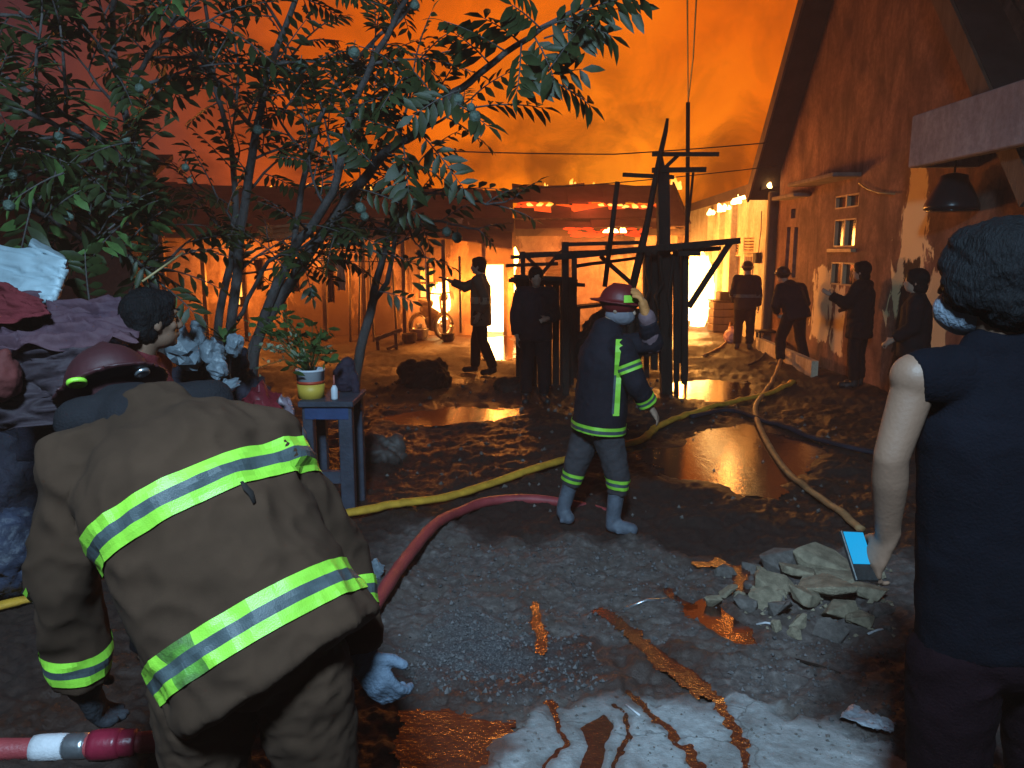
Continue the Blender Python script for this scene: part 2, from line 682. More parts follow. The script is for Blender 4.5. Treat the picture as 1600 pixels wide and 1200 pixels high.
wmask = np.full(gx.shape, -1.0)
water_parts = []
for w in WATER:
    if w[0] == 'poly':
        sd = sd_poly(gx, gy, gp(w[2]))
        amp_e, depth = w[4], w[3]
        sd = sd + amp_e * (0.8 * e2 + 0.5 * e3)
        m = sstep(-0.5 * amp_e, 1.2 * amp_e, sd)
    else:
        pts = gp(w[2])
        ww = [a * 0.5 * pw(min(p[1], 1190)) for a, p in zip(w[3], w[2])]
        sd = sd_line(wx, wy, pts, ww) + w[4] * (0.8 * e2 + 0.6 * e3 + 0.4 * e1)
        m = sstep(-0.025, 0.02, sd)
    wsd = np.maximum(wsd, sd)
    wmask = np.maximum(wmask, m)
    water_parts.append((w[1], m))
wm = np.clip(wmask, 0, 1)
poolish = np.zeros(gx.shape)
h = h - wm * 0.85 * np.maximum(bump, 0) * (1 - conc) - wm * (0.022 * (1 - conc) + 0.011 * conc)
wet = np.clip(wm + 0.85 * sstep(-0.22, -0.01, wsd + 0.10 * e2 + 0.05 * e3) * np.where(gy < 4.5, 0.6, 0.6) * (1 - conc) + sstep(0.0, 0.5, fbm(gx, gy, 1.1, 3, 31) + 0.15) * (1 - dry_lit), 0, 1)


def grid_mesh(name, keep=None, z=None):
    nr, ncn = gx.shape
    idx = np.arange(nr * ncn).reshape(nr, ncn)
    q = np.stack([idx[:-1, :-1], idx[:-1, 1:], idx[1:, 1:], idx[1:, :-1]], -1).reshape(-1, 4)
    co = np.stack([gx, gy, h if z is None else z], -1).reshape(-1, 3)
    if keep is not None:
        k = keep.reshape(-1)
        q = q[k[q].any(1)]
        used = np.unique(q)
        remap = np.full(nr * ncn, -1)
        remap[used] = np.arange(len(used))
        q = remap[q]
        co = co[used]
    else:
        used = None
    me = bpy.data.meshes.new(name)
    me.vertices.add(len(co))
    me.vertices.foreach_set('co', co.astype(np.float32).ravel())
    me.loops.add(len(q) * 4)
    me.loops.foreach_set('vertex_index', q.astype(np.int32).ravel())
    me.polygons.add(len(q))
    me.polygons.foreach_set('loop_start', np.arange(0, len(q) * 4, 4, dtype=np.int32))
    me.polygons.foreach_set('use_smooth', np.ones(len(q), bool))
    me.update(calc_edges=True)
    me.validate()
    return me, used


gm, _ = grid_mesh('ground')
for nm, arr in (('concrete', conc), ('dry_lit', dry_lit), ('wet', wet), ('grit', grit), ('red', redm)):
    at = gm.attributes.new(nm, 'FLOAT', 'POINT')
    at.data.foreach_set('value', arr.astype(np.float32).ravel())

gmat = bpy.data.materials.new('mud_and_concrete')
gmat.use_nodes = True
t = gmat.node_tree
b = t.nodes['Principled BSDF']
co = nd(t, 'ShaderNodeTexCoord').outputs['Object']


def tnoise(t, co, scale, detail=6, rough=0.6, dist=0.0):
    n = nd(t, 'ShaderNodeTexNoise')
    n.inputs['Scale'].default_value = scale
    n.inputs['Detail'].default_value = detail
    n.inputs['Roughness'].default_value = rough
    n.inputs['Distortion'].default_value = dist
    t.links.new(co, n.inputs['Vector'])
    return n.outputs[0]


def attr(t, name):
    a = nd(t, 'ShaderNodeAttribute')
    a.attribute_name = name
    return a.outputs['Fac']


na, nb, nc = tnoise(t, co, 4.0), tnoise(t, co, 22.0, 8, 0.7), tnoise(t, co, 90.0, 5, 0.7)
mud = ramp(t, nb, [(0.3, (0.014, 0.007, 0.006)), (0.7, (0.042, 0.021, 0.015))])  # wet mud whose near-black colour also stands in for the yard's shadow band
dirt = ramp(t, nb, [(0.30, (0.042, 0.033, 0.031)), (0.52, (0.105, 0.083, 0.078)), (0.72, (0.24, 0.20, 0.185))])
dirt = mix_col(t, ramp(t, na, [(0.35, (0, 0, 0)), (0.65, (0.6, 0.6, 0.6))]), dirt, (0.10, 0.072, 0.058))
gritc = ramp(t, nc, [(0.35, (0.025, 0.025, 0.03)), (0.55, (0.085, 0.076, 0.078)), (0.75, (0.27, 0.25, 0.25))])
conc_c = ramp(t, nb, [(0.3, (0.22, 0.22, 0.22)), (0.7, (0.42, 0.42, 0.42))])
conc_c = mix_col(t, ramp(t, na, [(0.42, (0, 0, 0)), (0.62, (0.35, 0.35, 0.35))]), conc_c, (0.14, 0.13, 0.125))
vor = nd(t, 'ShaderNodeTexVoronoi')
vor.inputs['Scale'].default_value = 17
vor.inputs['Randomness'].default_value = 1
t.links.new(co, vor.inputs['Vector'])
speck = ramp(t, vor.outputs['Distance'], [(0.13, (1, 1, 1)), (0.22, (0, 0, 0))])
spm = math_node(t, 'MULTIPLY', speck, ramp(t, na, [(0.40, (0, 0, 0)), (0.60, (1, 1, 1))]))
conc_c = mix_col(t, math_node(t, 'MULTIPLY', spm, 0.85), conc_c, (0.035, 0.032, 0.03))
crk = nd(t, 'ShaderNodeTexVoronoi')
crk.feature = 'DISTANCE_TO_EDGE'
crk.inputs['Scale'].default_value = 1.7
vd = nd(t, 'ShaderNodeVectorMath', operation='ADD')
nv_ = nd(t, 'ShaderNodeTexNoise')
nv_.inputs['Scale'].default_value = 3.0
nv_.inputs['Detail'].default_value = 6
t.links.new(co, nv_.inputs['Vector'])
vs_ = nd(t, 'ShaderNodeVectorMath', operation='SCALE')
vs_.inputs['Scale'].default_value = 0.5
t.links.new(nv_.outputs['Color'], vs_.inputs[0])
t.links.new(co, vd.inputs[0])
t.links.new(vs_.outputs[0], vd.inputs[1])
t.links.new(vd.outputs[0], crk.inputs['Vector'])
crack = ramp(t, crk.outputs['Distance'], [(0.0, (1, 1, 1)), (0.012, (0, 0, 0))])
conc_c = mix_col(t, math_node(t, 'MULTIPLY', crack, 0.7), conc_c, (0.05, 0.045, 0.04))
stain = ramp(t, tnoise(t, co, 2.2, 7, 0.7, 1.0), [(0.46, (0, 0, 0)), (0.62, (1, 1, 1))])
conc_c = mix_col(t, math_node(t, 'MULTIPLY', stain, 0.55), conc_c, (0.10, 0.085, 0.075))
c = mix_col(t, attr(t, 'dry_lit'), mud, dirt)
c = mix_col(t, attr(t, 'grit'), c, gritc)
c = mix_col(t, attr(t, 'concrete'), c, conc_c)
c = mix_col(t, math_node(t, 'MULTIPLY', attr(t, 'red'), 0.75), c, mix_col(t, nb, (0.012, 0.007, 0.007), (0.075, 0.040, 0.030)))
c = mix_col(t, math_node(t, 'MULTIPLY', attr(t, 'wet'), 0.55), c, mix_col(t, nb, (0.018, 0.009, 0.007), (0.06, 0.030, 0.020)))
t.links.new(c, b.inputs['Base Color'])
rg = math_node(t, 'SUBTRACT', 0.85, math_node(t, 'MULTIPLY', math_node(t, 'MAXIMUM', attr(t, 'wet'), attr(t, 'red')), 0.34))
rg = math_node(t, 'ADD', rg, math_node(t, 'MULTIPLY', math_node(t, 'SUBTRACT', nb, 0.5), 0.3), clamp=True)
t.links.new(rg, b.inputs['Roughness'])
b.inputs['Specular IOR Level'].default_value = 0.33
bp = nd(t, 'ShaderNodeBump')
bp.inputs['Strength'].default_value = 0.6
bp.inputs['Distance'].default_value = 0.02
hgt = math_node(t, 'ADD', nb, math_node(t, 'MULTIPLY', nc, 0.45))
t.links.new(hgt, bp.inputs['Height'])
t.links.new(bp.outputs[0], b.inputs['Normal'])
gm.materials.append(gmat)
ground = bpy.data.objects.new('ground', gm)
COL.objects.link(ground)
setp(ground, kind='structure')
LOC['ground'] = V((0, 0, 0))


def gz(x, yy):
    """height of the built ground at x, y"""
    j = int(np.clip(np.searchsorted(rows, yy), 1, len(rows) - 1))
    i = int(np.clip(np.searchsorted(gx[j], x), 1, gx.shape[1] - 1))
    return float(h[j, i])


def water_material(name, bstr, coat):
  wmat = bpy.data.materials.new(name)
  wmat.use_nodes = True
  t = wmat.node_tree
  b = t.nodes['Principled BSDF']
  co = nd(t, 'ShaderNodeTexCoord').outputs['Object']
  wn = tnoise(t, co, 16.0, 6, 0.7, 0.8)
  t.links.new(ramp(t, wn, [(0.35, (0.022, 0.009, 0.007)), (0.65, (0.070, 0.021, 0.011))]), b.inputs['Base Color'])
  b.inputs['Roughness'].default_value = 0.09 if coat else 0.15
  b.inputs['Specular IOR Level'].default_value = 0.9 if coat else 0.65
  b.inputs['Coat Weight'].default_value = coat
  b.inputs['Coat Roughness'].default_value = 0.12
  bp = nd(t, 'ShaderNodeBump')
  bp.inputs['Strength'].default_value = bstr
  bp.inputs['Distance'].default_value = 0.015
  hh = math_node(t, 'ADD', tnoise(t, co, 9.0, 3, 0.5, 0.6), math_node(t, 'MULTIPLY', tnoise(t, co, 60.0, 3, 0.6), 0.5))
  t.links.new(hh, bp.inputs['Height'])
  t.links.new(bp.outputs[0], b.inputs['Normal'])
  t.links.new(bp.outputs[0], b.inputs['Coat Normal'])
  return wmat


WPOOL = water_material('muddy_pool_water', 0.10, 0.3)
WRUN = water_material('muddy_running_water', 0.42, 0.0)
for nm, m in water_parts:
    k = m > 0.12
    if not k.any():
        continue
    zw = hb - 0.008 * (1 - conc) - 0.005 * conc
    me, _ = grid_mesh('puddle', k, zw)
    me.materials.append(WPOOL if nm in ('big puddle', 'small pool by the rubble', 'puddle under the stall post', 'puddle by the burning doorway') else WRUN)
    o = bpy.data.objects.new('puddle', me)
    COL.objects.link(o)
    setp(o, kind='structure')
    LOC[o.name] = V((0, 0, 0))

# ---------------------------------------------------------------- broken concrete chunks heaped on the ground
MT['stone'] = M('broken_concrete', (0.24, 0.19, 0.13), 0.85, 0.4, 5, 0.5, 45, 0.3)
MT['stone_dark'] = M('dark_broken_brick', (0.12, 0.10, 0.09), 0.85, 0.4, 6, 0.5, 45, 0.3)


def chunk_mesh(seed, flat):
    rnd = random.Random(seed)
    bm = bmesh.new()
    for _ in range(15):
        v = V((rnd.uniform(-1, 1), rnd.uniform(-1, 1), rnd.uniform(-1, 1)))
        v = v.normalized() * rnd.uniform(0.75, 1.0)
        bm.verts.new((v.x * 0.5, v.y * 0.38, max(-0.5, min(0.5, v.z * 1.3)) * flat))
    r = bmesh.ops.convex_hull(bm, input=bm.verts)
    for v in [v for v in bm.verts if not v.link_faces]:
        bm.verts.remove(v)
    bmesh.ops.bevel(bm, geom=bm.edges[:], offset=0.012, segments=1, affect='EDGES')
    bm.faces.ensure_lookup_table()
    zmin = min(v.co.z for v in bm.verts)
    for v in bm.verts:
        v.co.z -= zmin
    me = bpy.data.meshes.new('broken_stone')
    bm.to_mesh(me)
    bm.free()
    return me


# (px, py of its foot, width px, flatness, dark, label)
STONES = [
    (1130, 894, 30, .9, 1, 'dark upright stone by the glowing wet gap, behind the pile'),
    (1172, 884, 30, .7, 1, 'dark square stone at the back left of the rubble pile'),
    (1222, 890, 56, .7, 1, 'broad dark stone at the back of the rubble pile'),
    (1282, 894, 78, .55, 0, 'large pale lump at the top of the rubble pile'),
    (1118, 944, 26, 1.0, 0, 'rounded pale stone standing alone at the pool edge'),
    (1143, 930, 28, .8, 0, 'small pale stone beside the one at the pool edge'),
    (1208, 918, 62, .30, 0, 'flat slab piece at the left rim of the rubble pile'),
    (1246, 908, 50, .30, 0, 'flat pale slab piece in the back row of the rubble'),
    (1300, 912, 68, .40, 0, 'wide yellowish slab piece in the middle back of the rubble'),
    (1192, 944, 54, .38, 0, 'tilted slab piece on the left flank of the rubble pile'),
    (1160, 952, 40, .7, 1, 'dark stone between the pool and the rubble pile'),
    (1250, 946, 52, .5, 0, 'pale block at the heart of the rubble pile'),
    (1300, 938, 80, .35, 0, 'widest pale slab across the centre of the rubble'),
    (1358, 936, 46, .5, 0, 'brown topped block at the right rim of the rubble'),
    (1222, 962, 46, .6, 1, 'dark block at the front left of the rubble pile'),
    (1298, 966, 74, .40, 0, 'long cracked slab piece at the front of the rubble'),
    (1246, 978, 32, .8, 0, 'speckled small block at the front edge of the rubble'),
    (1300, 990, 50, .6, 1, 'dark hollow stone at the very front of the rubble'),
    (1346, 976, 44, .5, 0, 'low block at the front right of the rubble pile'),
    (1376, 960, 36, .5, 1, 'dark stone at the far right end of the rubble'),
    (1330, 900, 40, .5, 1, 'dark stone below the blue glowing phone'),
    (1270, 922, 44, .45, 0, 'small wedge of pale concrete amid the rubble pile'),
]
chunks = {}
rs = random.Random(5)
for i, (px, py, wpx, fl, dk, lab) in enumerate(STONES):
    g = G(px, py)
    wm_ = wpx * g.y / FOC * 1.6
    me = chunk_mesh(100 + i, fl * .50)
    me.materials.append(MT['stone_dark' if dk else 'stone'])
    o = bpy.data.objects.new('broken_stone', me)
    COL.objects.link(o)
    inpile = 1180 < px < 1390 and 895 < py < 985
    o.location = (g.x, g.y, gz(g.x, g.y) - 0.012 + (rs.uniform(0.0, 0.035) if inpile else 0))
    o.rotation_euler = (rs.uniform(-.25, .25), rs.uniform(-.3, .3), rs.uniform(-.6, .6))
    o.scale = (wm_, wm_, wm_ * 1.05)
    setp(o, lab, 'stone', 'broken stones in the rubble pile')
small = [chunk_mesh(300 + k, .45) for k in range(4)]
for k, m_ in enumerate(small):
    m_.materials.append(MT['stone' if k % 2 else 'stone_dark'])
for k in range(34):
    px, py = rs.uniform(1150, 1392), rs.uniform(888, 992)
    g = G(px, py)
    o = bpy.data.objects.new('broken_stone', small[k % 4])
    COL.objects.link(o)
    s_ = rs.uniform(.05, .11)
    o.location = (g.x, g.y, gz(g.x, g.y) - .008)
    o.rotation_euler = (rs.uniform(-.4, .4), rs.uniform(-.4, .4), rs.uniform(0, 6))
    o.scale = (s_, s_, s_)
    setp(o, 'small broken fragment lying between the larger stones of the rubble pile', 'stone', 'small fragments in the rubble pile')
# small unsorted rubble and gravel: one mass
def scatter(name, mat, n, region, size, seed, kindlabel, jit=0.4):
    rnd = random.Random(seed)
    mb = MB()
    poly = gp(region)
    x0, y0 = poly.min(0)
    x1, y1 = poly.max(0)
    made = 0
    tries = 0
    while made < n and tries < n * 20:
        tries += 1
        x, yy = rnd.uniform(x0, x1), rnd.uniform(y0, y1)
        if float(sd_poly(np.array([x]), np.array([yy]), poly)[0]) < 0 and rnd.random() > 0.06:
            continue
        s = size * rnd.uniform(0.35, 1.0) ** 2 * rnd.uniform(.7, 1.6)
        z = gz(x, yy)
        rot = Matrix.Rotation(rnd.uniform(0, 6), 3, 'Z') @ Matrix.Rotation(rnd.uniform(-.6, .6), 3, 'X')
        vs = []
        for a in ((1, 0, 0), (-1, 0, 0), (0, 1, 0), (0, -1, 0), (0, 0, 1), (0, 0, -1)):
            v = V(a) * s * rnd.uniform(.5, 1.0)
            vs.append(rot @ v + V((x, yy, z + s * 0.2)))
        mb.add(vs, [(0, 2, 4), (2, 1, 4), (1, 3, 4), (3, 0, 4), (2, 0, 5), (1, 2, 5), (3, 1, 5), (0, 3, 5)])
        made += 1
    o = mb.build(name, mat)
    return setp(o, kind='stuff')


MT['gravel'] = M('grey_gravel', (0.085, 0.075, 0.075), 0.7, 0.7, 30, 0, spec=0.5)
scatter('gravel', MT['gravel'], 1100, [(610, 1020), (720, 950), (840, 985), (930, 1010), (950, 1070), (800, 1100), (650, 1075)], 0.014, 1, '')
scatter('gravel', MT['gravel'], 1000, [(640, 850), (900, 850), (1120, 880), (1080, 1000), (900, 1000), (620, 1000)], 0.015, 2, '')
scatter('gravel', MT['gravel'], 700, [(1120, 1000), (1400, 1000), (1420, 1180), (1300, 1130), (1150, 1075)], 0.011, 3, '')
scatter('gravel', MT['stone_dark'], 260, [(800, 1100), (1400, 1120), (1420, 1230), (780, 1230)], 0.010, 4, '')
scatter('gravel', MT['stone'], 160, [(1140, 890), (1400, 880), (1400, 1000), (1160, 985)], 0.022, 6, '')
scatter('mud_clods', MT['stone_dark'], 500, [(560, 600), (1000, 590), (1300, 640), (1350, 800), (900, 820), (560, 760)], 0.03, 5, '')
# ---------------------------------------------------------------- buildings
def wall_panel(mb, O, U, N, ulen, z0, z1, holes, thick):
    """vertical wall from O along U (unit), front face towards N, rectangular holes (u0,u1,z0,z1)"""
    O, U, N = V(O), V(U).normalized(), V(N).normalized()
    us = sorted({0, ulen, *[x for hh in holes for x in hh[:2]]})
    zs = sorted({z0, z1, *[x for hh in holes for x in hh[2:]]})

    def pt(u, z, d):
        return O + U * u + V((0, 0, z)) - N * d

    def hole(u, z):
        return any(a <= u <= b2 and c2 <= z <= d2 for a, b2, c2, d2 in holes)
    for i in range(len(us) - 1):
        for j in range(len(zs) - 1):
            if hole((us[i] + us[i + 1]) / 2, (zs[j] + zs[j + 1]) / 2):
                continue
            q = [(us[i], zs[j]), (us[i + 1], zs[j]), (us[i + 1], zs[j + 1]), (us[i], zs[j + 1])]
            mb.add([pt(u, z, 0) for u, z in q], [(0, 1, 2, 3)])
            mb.add([pt(u, z, thick) for u, z in q], [(3, 2, 1, 0)])
    for a, b2, c2, d2 in list(holes) + [(0, ulen, z0, z1)]:
        q = [(a, c2), (b2, c2), (b2, d2), (a, d2)]
        vs = [pt(u, z, 0) for u, z in q] + [pt(u, z, thick) for u, z in q]
        mb.add(vs, [(0, 4, 5, 1), (1, 5, 6, 2), (2, 6, 7, 3), (3, 7, 4, 0)])


def streak_wall(name, clean, dirty, patch=None, patches=(), streak=0.35):
    """old plaster: vertical streaks of soot and damp, peeled patches with a shape of their own"""
    m = bpy.data.materials.new(name)
    m.use_nodes = True
    t = m.node_tree
    b = t.nodes['Principled BSDF']
    g = nd(t, 'ShaderNodeNewGeometry').outputs['Position']
    mp = nd(t, 'ShaderNodeMapping')
    mp.inputs['Scale'].default_value = (1, 1, 0.42)
    t.links.new(g, mp.inputs[0])
    a = tnoise(t, mp.outputs[0], 2.6, 8, 0.68, 0.5)
    fine = tnoise(t, g, 14, 6, 0.7)
    big = tnoise(t, g, 0.9, 5, 0.6, 0.8)
    c = mix_col(t, ramp(t, a, [(0.34, (0, 0, 0)), (0.62, (1, 1, 1))]), dirty, clean)
    c = mix_col(t, math_node(t, 'MULTIPLY', ramp(t, big, [(0.42, (1, 1, 1)), (0.6, (0, 0, 0))]), streak), c, dirty)
    c = mix_col(t, math_node(t, 'MULTIPLY', ramp(t, fine, [(0.4, (1, 1, 1)), (0.6, (0, 0, 0))]), 0.35), c, tuple(x * 0.5 for x in dirty))
    sx = nd(t, 'ShaderNodeSeparateXYZ')
    t.links.new(g, sx.inputs[0])
    edge = tnoise(t, mp.outputs[0], 5.0, 6, 0.65, 0.6)
    for (axis, c0, r0, z0, rz, col, taper, op) in patches:
        du = math_node(t, 'ABSOLUTE', math_node(t, 'SUBTRACT', sx.outputs[axis], c0))
        zz = math_node(t, 'DIVIDE', math_node(t, 'SUBTRACT', sx.outputs[2], z0), rz)       # -1..1
        wid = math_node(t, 'MULTIPLY', math_node(t, 'SUBTRACT', 1.0, math_node(t, 'MULTIPLY', zz, taper)), r0)
        e = math_node(t, 'SUBTRACT', 1.0, math_node(t, 'DIVIDE', du, wid))
        ez = math_node(t, 'MULTIPLY', math_node(t, 'SUBTRACT', 1.0, math_node(t, 'ABSOLUTE', zz)), 2.5)
        mm = math_node(t, 'MINIMUM', e, ez)
        mm = math_node(t, 'ADD', mm, math_node(t, 'MULTIPLY', math_node(t, 'SUBTRACT', edge, 0.5), 2.4))
        mk = ramp(t, mm, [(0.10, (0, 0, 0)), (0.22, (op, op, op))])
        c = mix_col(t, mk, c, col)
    t.links.new(c, b.inputs['Base Color'])
    b.inputs['Roughness'].default_value = 0.85
    b.inputs['Specular IOR Level'].default_value = 0.25
    bp = nd(t, 'ShaderNodeBump')
    bp.inputs['Strength'].default_value = 0.35
    bp.inputs['Distance'].default_value = 0.02
    t.links.new(math_node(t, 'ADD', fine, math_node(t, 'MULTIPLY', a, 0.7)), bp.inputs['Height'])
    t.links.new(bp.outputs[0], b.inputs['Normal'])
    return m


MT['gable_plaster'] = streak_wall('old_brown_plaster', (0.34, 0.175, 0.12), (0.075, 0.036, 0.030), patches=[
    (1, 9.75, 0.42, 1.95, 1.05, (0.88, 0.70, 0.38), 0.62, 1.0),
    (1, 9.05, 0.30, 1.05, 0.62, (0.75, 0.58, 0.32), 0.30, 0.9),
    (1, 12.45, 0.42, 1.00, 0.62, (0.78, 0.62, 0.36), 0.15, 1.0),
    (1, 11.75, 0.22, 0.80, 0.55, (0.78, 0.62, 0.36), 0.15, 1.0),
    (1, 9.75, 0.30, 0.95, 0.85, (0.018, 0.013, 0.012), 0.35, 1.0)])
MT['cream_wall'] = streak_wall('cream_plaster', (0.66, 0.58, 0.42), (0.36, 0.29, 0.20), streak=0.2)
MT['facade'] = streak_wall('orange_stained_plaster', (0.46, 0.30, 0.19), (0.12, 0.07, 0.045), streak=0.8, patches=[
    (0, -0.40, 0.75, 2.15, .75, (0.03, 0.02, 0.016), -0.3, 0.9), (0, -1.85, 0.65, 1.75, .9, (0.04, 0.025, 0.02), -0.2, 0.85),
    (0, -4.2, 0.9, 0.7, .9, (0.05, 0.03, 0.024), 0.3, 0.8), (0, 2.2, 1.2, 2.4, .7, (0.03, 0.02, 0.018), -0.2, 0.9), (0, -2.9, 0.5, 0.6, .8, (0.05, 0.03, 0.024), 0.2, 0.8)])
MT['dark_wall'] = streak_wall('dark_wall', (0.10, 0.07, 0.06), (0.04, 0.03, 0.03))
MT['fascia'] = streak_wall('grey_concrete', (0.42, 0.40, 0.42), (0.24, 0.22, 0.24), streak=0.3)
MT['roof_sheet'] = M('sooty_roof_sheet', (0.085, 0.050, 0.036), 0.7, 0.45, 2, 0.3, 20, 0.3)
MT['roof_dark'] = M('dark_roof', (0.035, 0.026, 0.024), 0.8, 0.4, 3, 0.3, 20, 0.3)
MT['frame_wood'] = M('pale_window_wood', (0.42, 0.27, 0.15), 0.6, 0.25, 6, 0.2, 40, 0.4, stretch=(1, 1, .3))
MT['pane'] = M('dark_glass', (0.02, 0.016, 0.015), 0.12, 0.2, 3, 0.0, spec=0.6)
MT['cement'] = M('cement_ledge', (0.22, 0.17, 0.14), 0.85, 0.35, 5, 0.4, 40, 0.3)

# --- the tall gable house along the right side
house = thing('gable_house', 'tall brown plaster gable house with soot stains, small wooden windows and overhanging roof edge', 'house', (5, 11, 0))
WX = 5.0


def yz(px, py):
    p = PX(px, py, WX)
    return p.y, p.z


def rect(x0, y0, x1, y1):
    """wall-plane rectangle (y range, z range) from the corners of a photo rectangle"""
    xm, ym = (x0 + x1) / 2, (y0 + y1) / 2
    ya = PX(x0, ym, WX).y
    yb = PX(x1, ym, WX).y
    za = PX(xm, y1, WX).z
    zb = PX(xm, y0, WX).z
    return (yb, ya, za, zb)


HY0, HY1 = 7.3, 14.75
wins = [rect(1305, 304, 1342, 325), rect(1303, 342, 1337, 386), rect(1298, 410, 1334, 446),
        rect(1236, 326, 1243, 341), rect(1227.5, 355, 1233, 438), rect(1239, 355, 1245, 434)]
mb = MB()
wall_panel(mb, (WX, HY1, 0), (0, -1, 0), (-1, 0, 0), HY1 - HY0, -0.2, 3.3, [(HY1 - w[1], HY1 - w[0], w[2], w[3]) for w in wins], 0.16)
RY, SL = 11.25, 1.23
ez = 3.3
zr = ez + (HY1 - RY) * SL
zn = zr - (RY - HY0) * SL
vs = [V((WX, HY1, ez)), V((WX, HY0, ez)), V((WX, HY0, max(zn, ez))), V((WX, RY, zr))]
mb.add(vs, [(0, 1, 2, 3)])
mb.add([v + V((0.16, 0, 0)) for v in vs], [(3, 2, 1, 0)])
# end walls
mb.add([V((WX, HY1, -.2)), V((11, HY1, -.2)), V((11, HY1, ez)), V((WX, HY1, ez))], [(3, 2, 1, 0)])
mb.add([V((WX, HY0, -.2)), V((11, HY0, -.2)), V((11, HY0, ez)), V((WX, HY0, ez))], [(0, 1, 2, 3)])
mb.build('wall', MT['gable_plaster'], house)
for (yA, yB, sgn) in ((HY1 + 0.42, RY, 1), (HY0 - 0.4, RY, -1)):
    mb = MB()
    x0, x1 = WX - 0.46, 11.3
    zA = zr - abs(RY - yA) * SL
    th = 0.13
    q = [V((x0, yA, zA)), V((x1, yA, zA)), V((x1, yB, zr)), V((x0, yB, zr))]
    up = V((0, sgn * SL, 1)).normalized() * th
    vs = [v + V((0, 0, 0.03)) for v in q] + [v + up + V((0, 0, 0.03)) for v in q]
    mb.add(vs, [(0, 1, 2, 3), (7, 6, 5, 4), (0, 4, 5, 1), (1, 5, 6, 2), (2, 6, 7, 3), (3, 7, 4, 0)])
    ro = mb.build('roof', MT['roof_dark'], house)
    f = MB()
    f.beam(V((x0 - 0.02, yA, zA + 0.05)), V((x0 - 0.02, yB, zr + 0.05)), 0.035, 0.22)
    f.build('bargeboard', MT['wood'], ro)


def fit_window(w, mull, parent, kind='window', fw=0.045, depth=0.05):
    y0, y1, z0, z1 = w
    f = MB()
    x = WX + depth - 0.02
    for (a, b2) in (((y0, z0), (y1, z0)), ((y0, z1), (y1, z1)), ((y0, z0), (y0, z1)), ((y1, z0), (y1, z1))):
        f.beam((x, a[0], a[1]), (x, b2[0], b2[1]), fw * 1.3, fw)
    for i in range(mull):
        yy = y0 + (y1 - y0) * (i + 1) / (mull + 1)
        f.beam((x - 0.004, yy, z0), (x - 0.004, yy, z1), fw * 1.4, fw * 1.2)
    fr = f.build('window', MT['frame_wood'], parent)
    for i in range(mull + 1):
        ya = y0 + (y1 - y0) * i / (mull + 1) + 0.03
        yb = y0 + (y1 - y0) * (i + 1) / (mull + 1) - 0.03
        MB().box((x + 0.03, (ya + yb) / 2, (z0 + z1) / 2), (0.012, yb - ya, z1 - z0 - 0.05)).build('pane', MT['pane'], fr)
    return fr


fit_window(wins[0], 1, house)
w2 = fit_window(wins[1], 1, house)
fit_window(wins[2], 1, house)
for w in wins[3:]:
    MB().box((WX + 0.12, (w[0] + w[1]) / 2, (w[2] + w[3]) / 2), (0.01, w[1] - w[0], w[3] - w[2])).build('dark_opening', MT['pane'], house)
s = MB()
s.beam((WX - 0.03, wins[1][0] - .05, wins[1][2] - .05), (WX - 0.03, wins[1][1] + .05, wins[1][2] - .05), 0.09, 0.05)
s.build('sill', MT['frame_wood'], w2)
# thin cement hoods over the windows
ya, za = yz(1268, 299)
yb, zb = yz(1345, 285)
MB().box((WX - 0.2, (ya + yb) / 2, 2.93), (0.42, ya - yb, 0.06)).build('window_hood', MT['cement'], house, 0.01)
MB().box((WX - 0.14, 13.75, 2.78), (0.3, 1.1, 0.06)).build('window_hood', MT['cement'], house, 0.01)
mbw = MB()
mbw.tube([PX(1342, 286, WX - .05), PX(1355, 295, WX - .05), PX(1372, 301, WX - .05), PX(1398, 303, WX - .05)], 0.012, 5)
setp(mbw.build('cable', MT['bamboo']), 'pale loose cable hanging on the gable wall beside the window hood', 'cable')

# --- porch: concrete fascia, slab, and pillar on the near side of the gable house
porch = thing('concrete_canopy', 'grey concrete canopy with deep fascia jutting from the gable house', 'canopy', (4.9, 5.6, 2.7))
CX = 4.3
zb0 = PX(1422, 262, CX).z
zt0 = PX(1424, 182, CX).z
yend = PX(1422, 220, CX).y
MB().box((CX + 0.06, (yend + 2.2) / 2, (zb0 + zt0) / 2), (0.12, yend - 2.2, zt0 - zb0)).build('fascia', MT['fascia'], porch, 0.012)
MB().box((CX + 0.42, yend - 0.061, (zb0 + zt0) / 2), (0.58, 0.12, zt0 - zb0)).build('fascia', MT['fascia'], porch, 0.012)
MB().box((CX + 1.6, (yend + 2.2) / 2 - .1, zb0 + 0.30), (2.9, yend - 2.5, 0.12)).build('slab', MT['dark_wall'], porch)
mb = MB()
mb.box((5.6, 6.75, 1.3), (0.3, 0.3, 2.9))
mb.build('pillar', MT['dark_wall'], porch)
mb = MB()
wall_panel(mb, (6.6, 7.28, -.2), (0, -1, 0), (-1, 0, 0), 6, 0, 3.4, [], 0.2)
setp(mb.build('porch_wall', MT['dark_wall']), 'dark unlit back wall inside the porch behind the young man', 'wall')
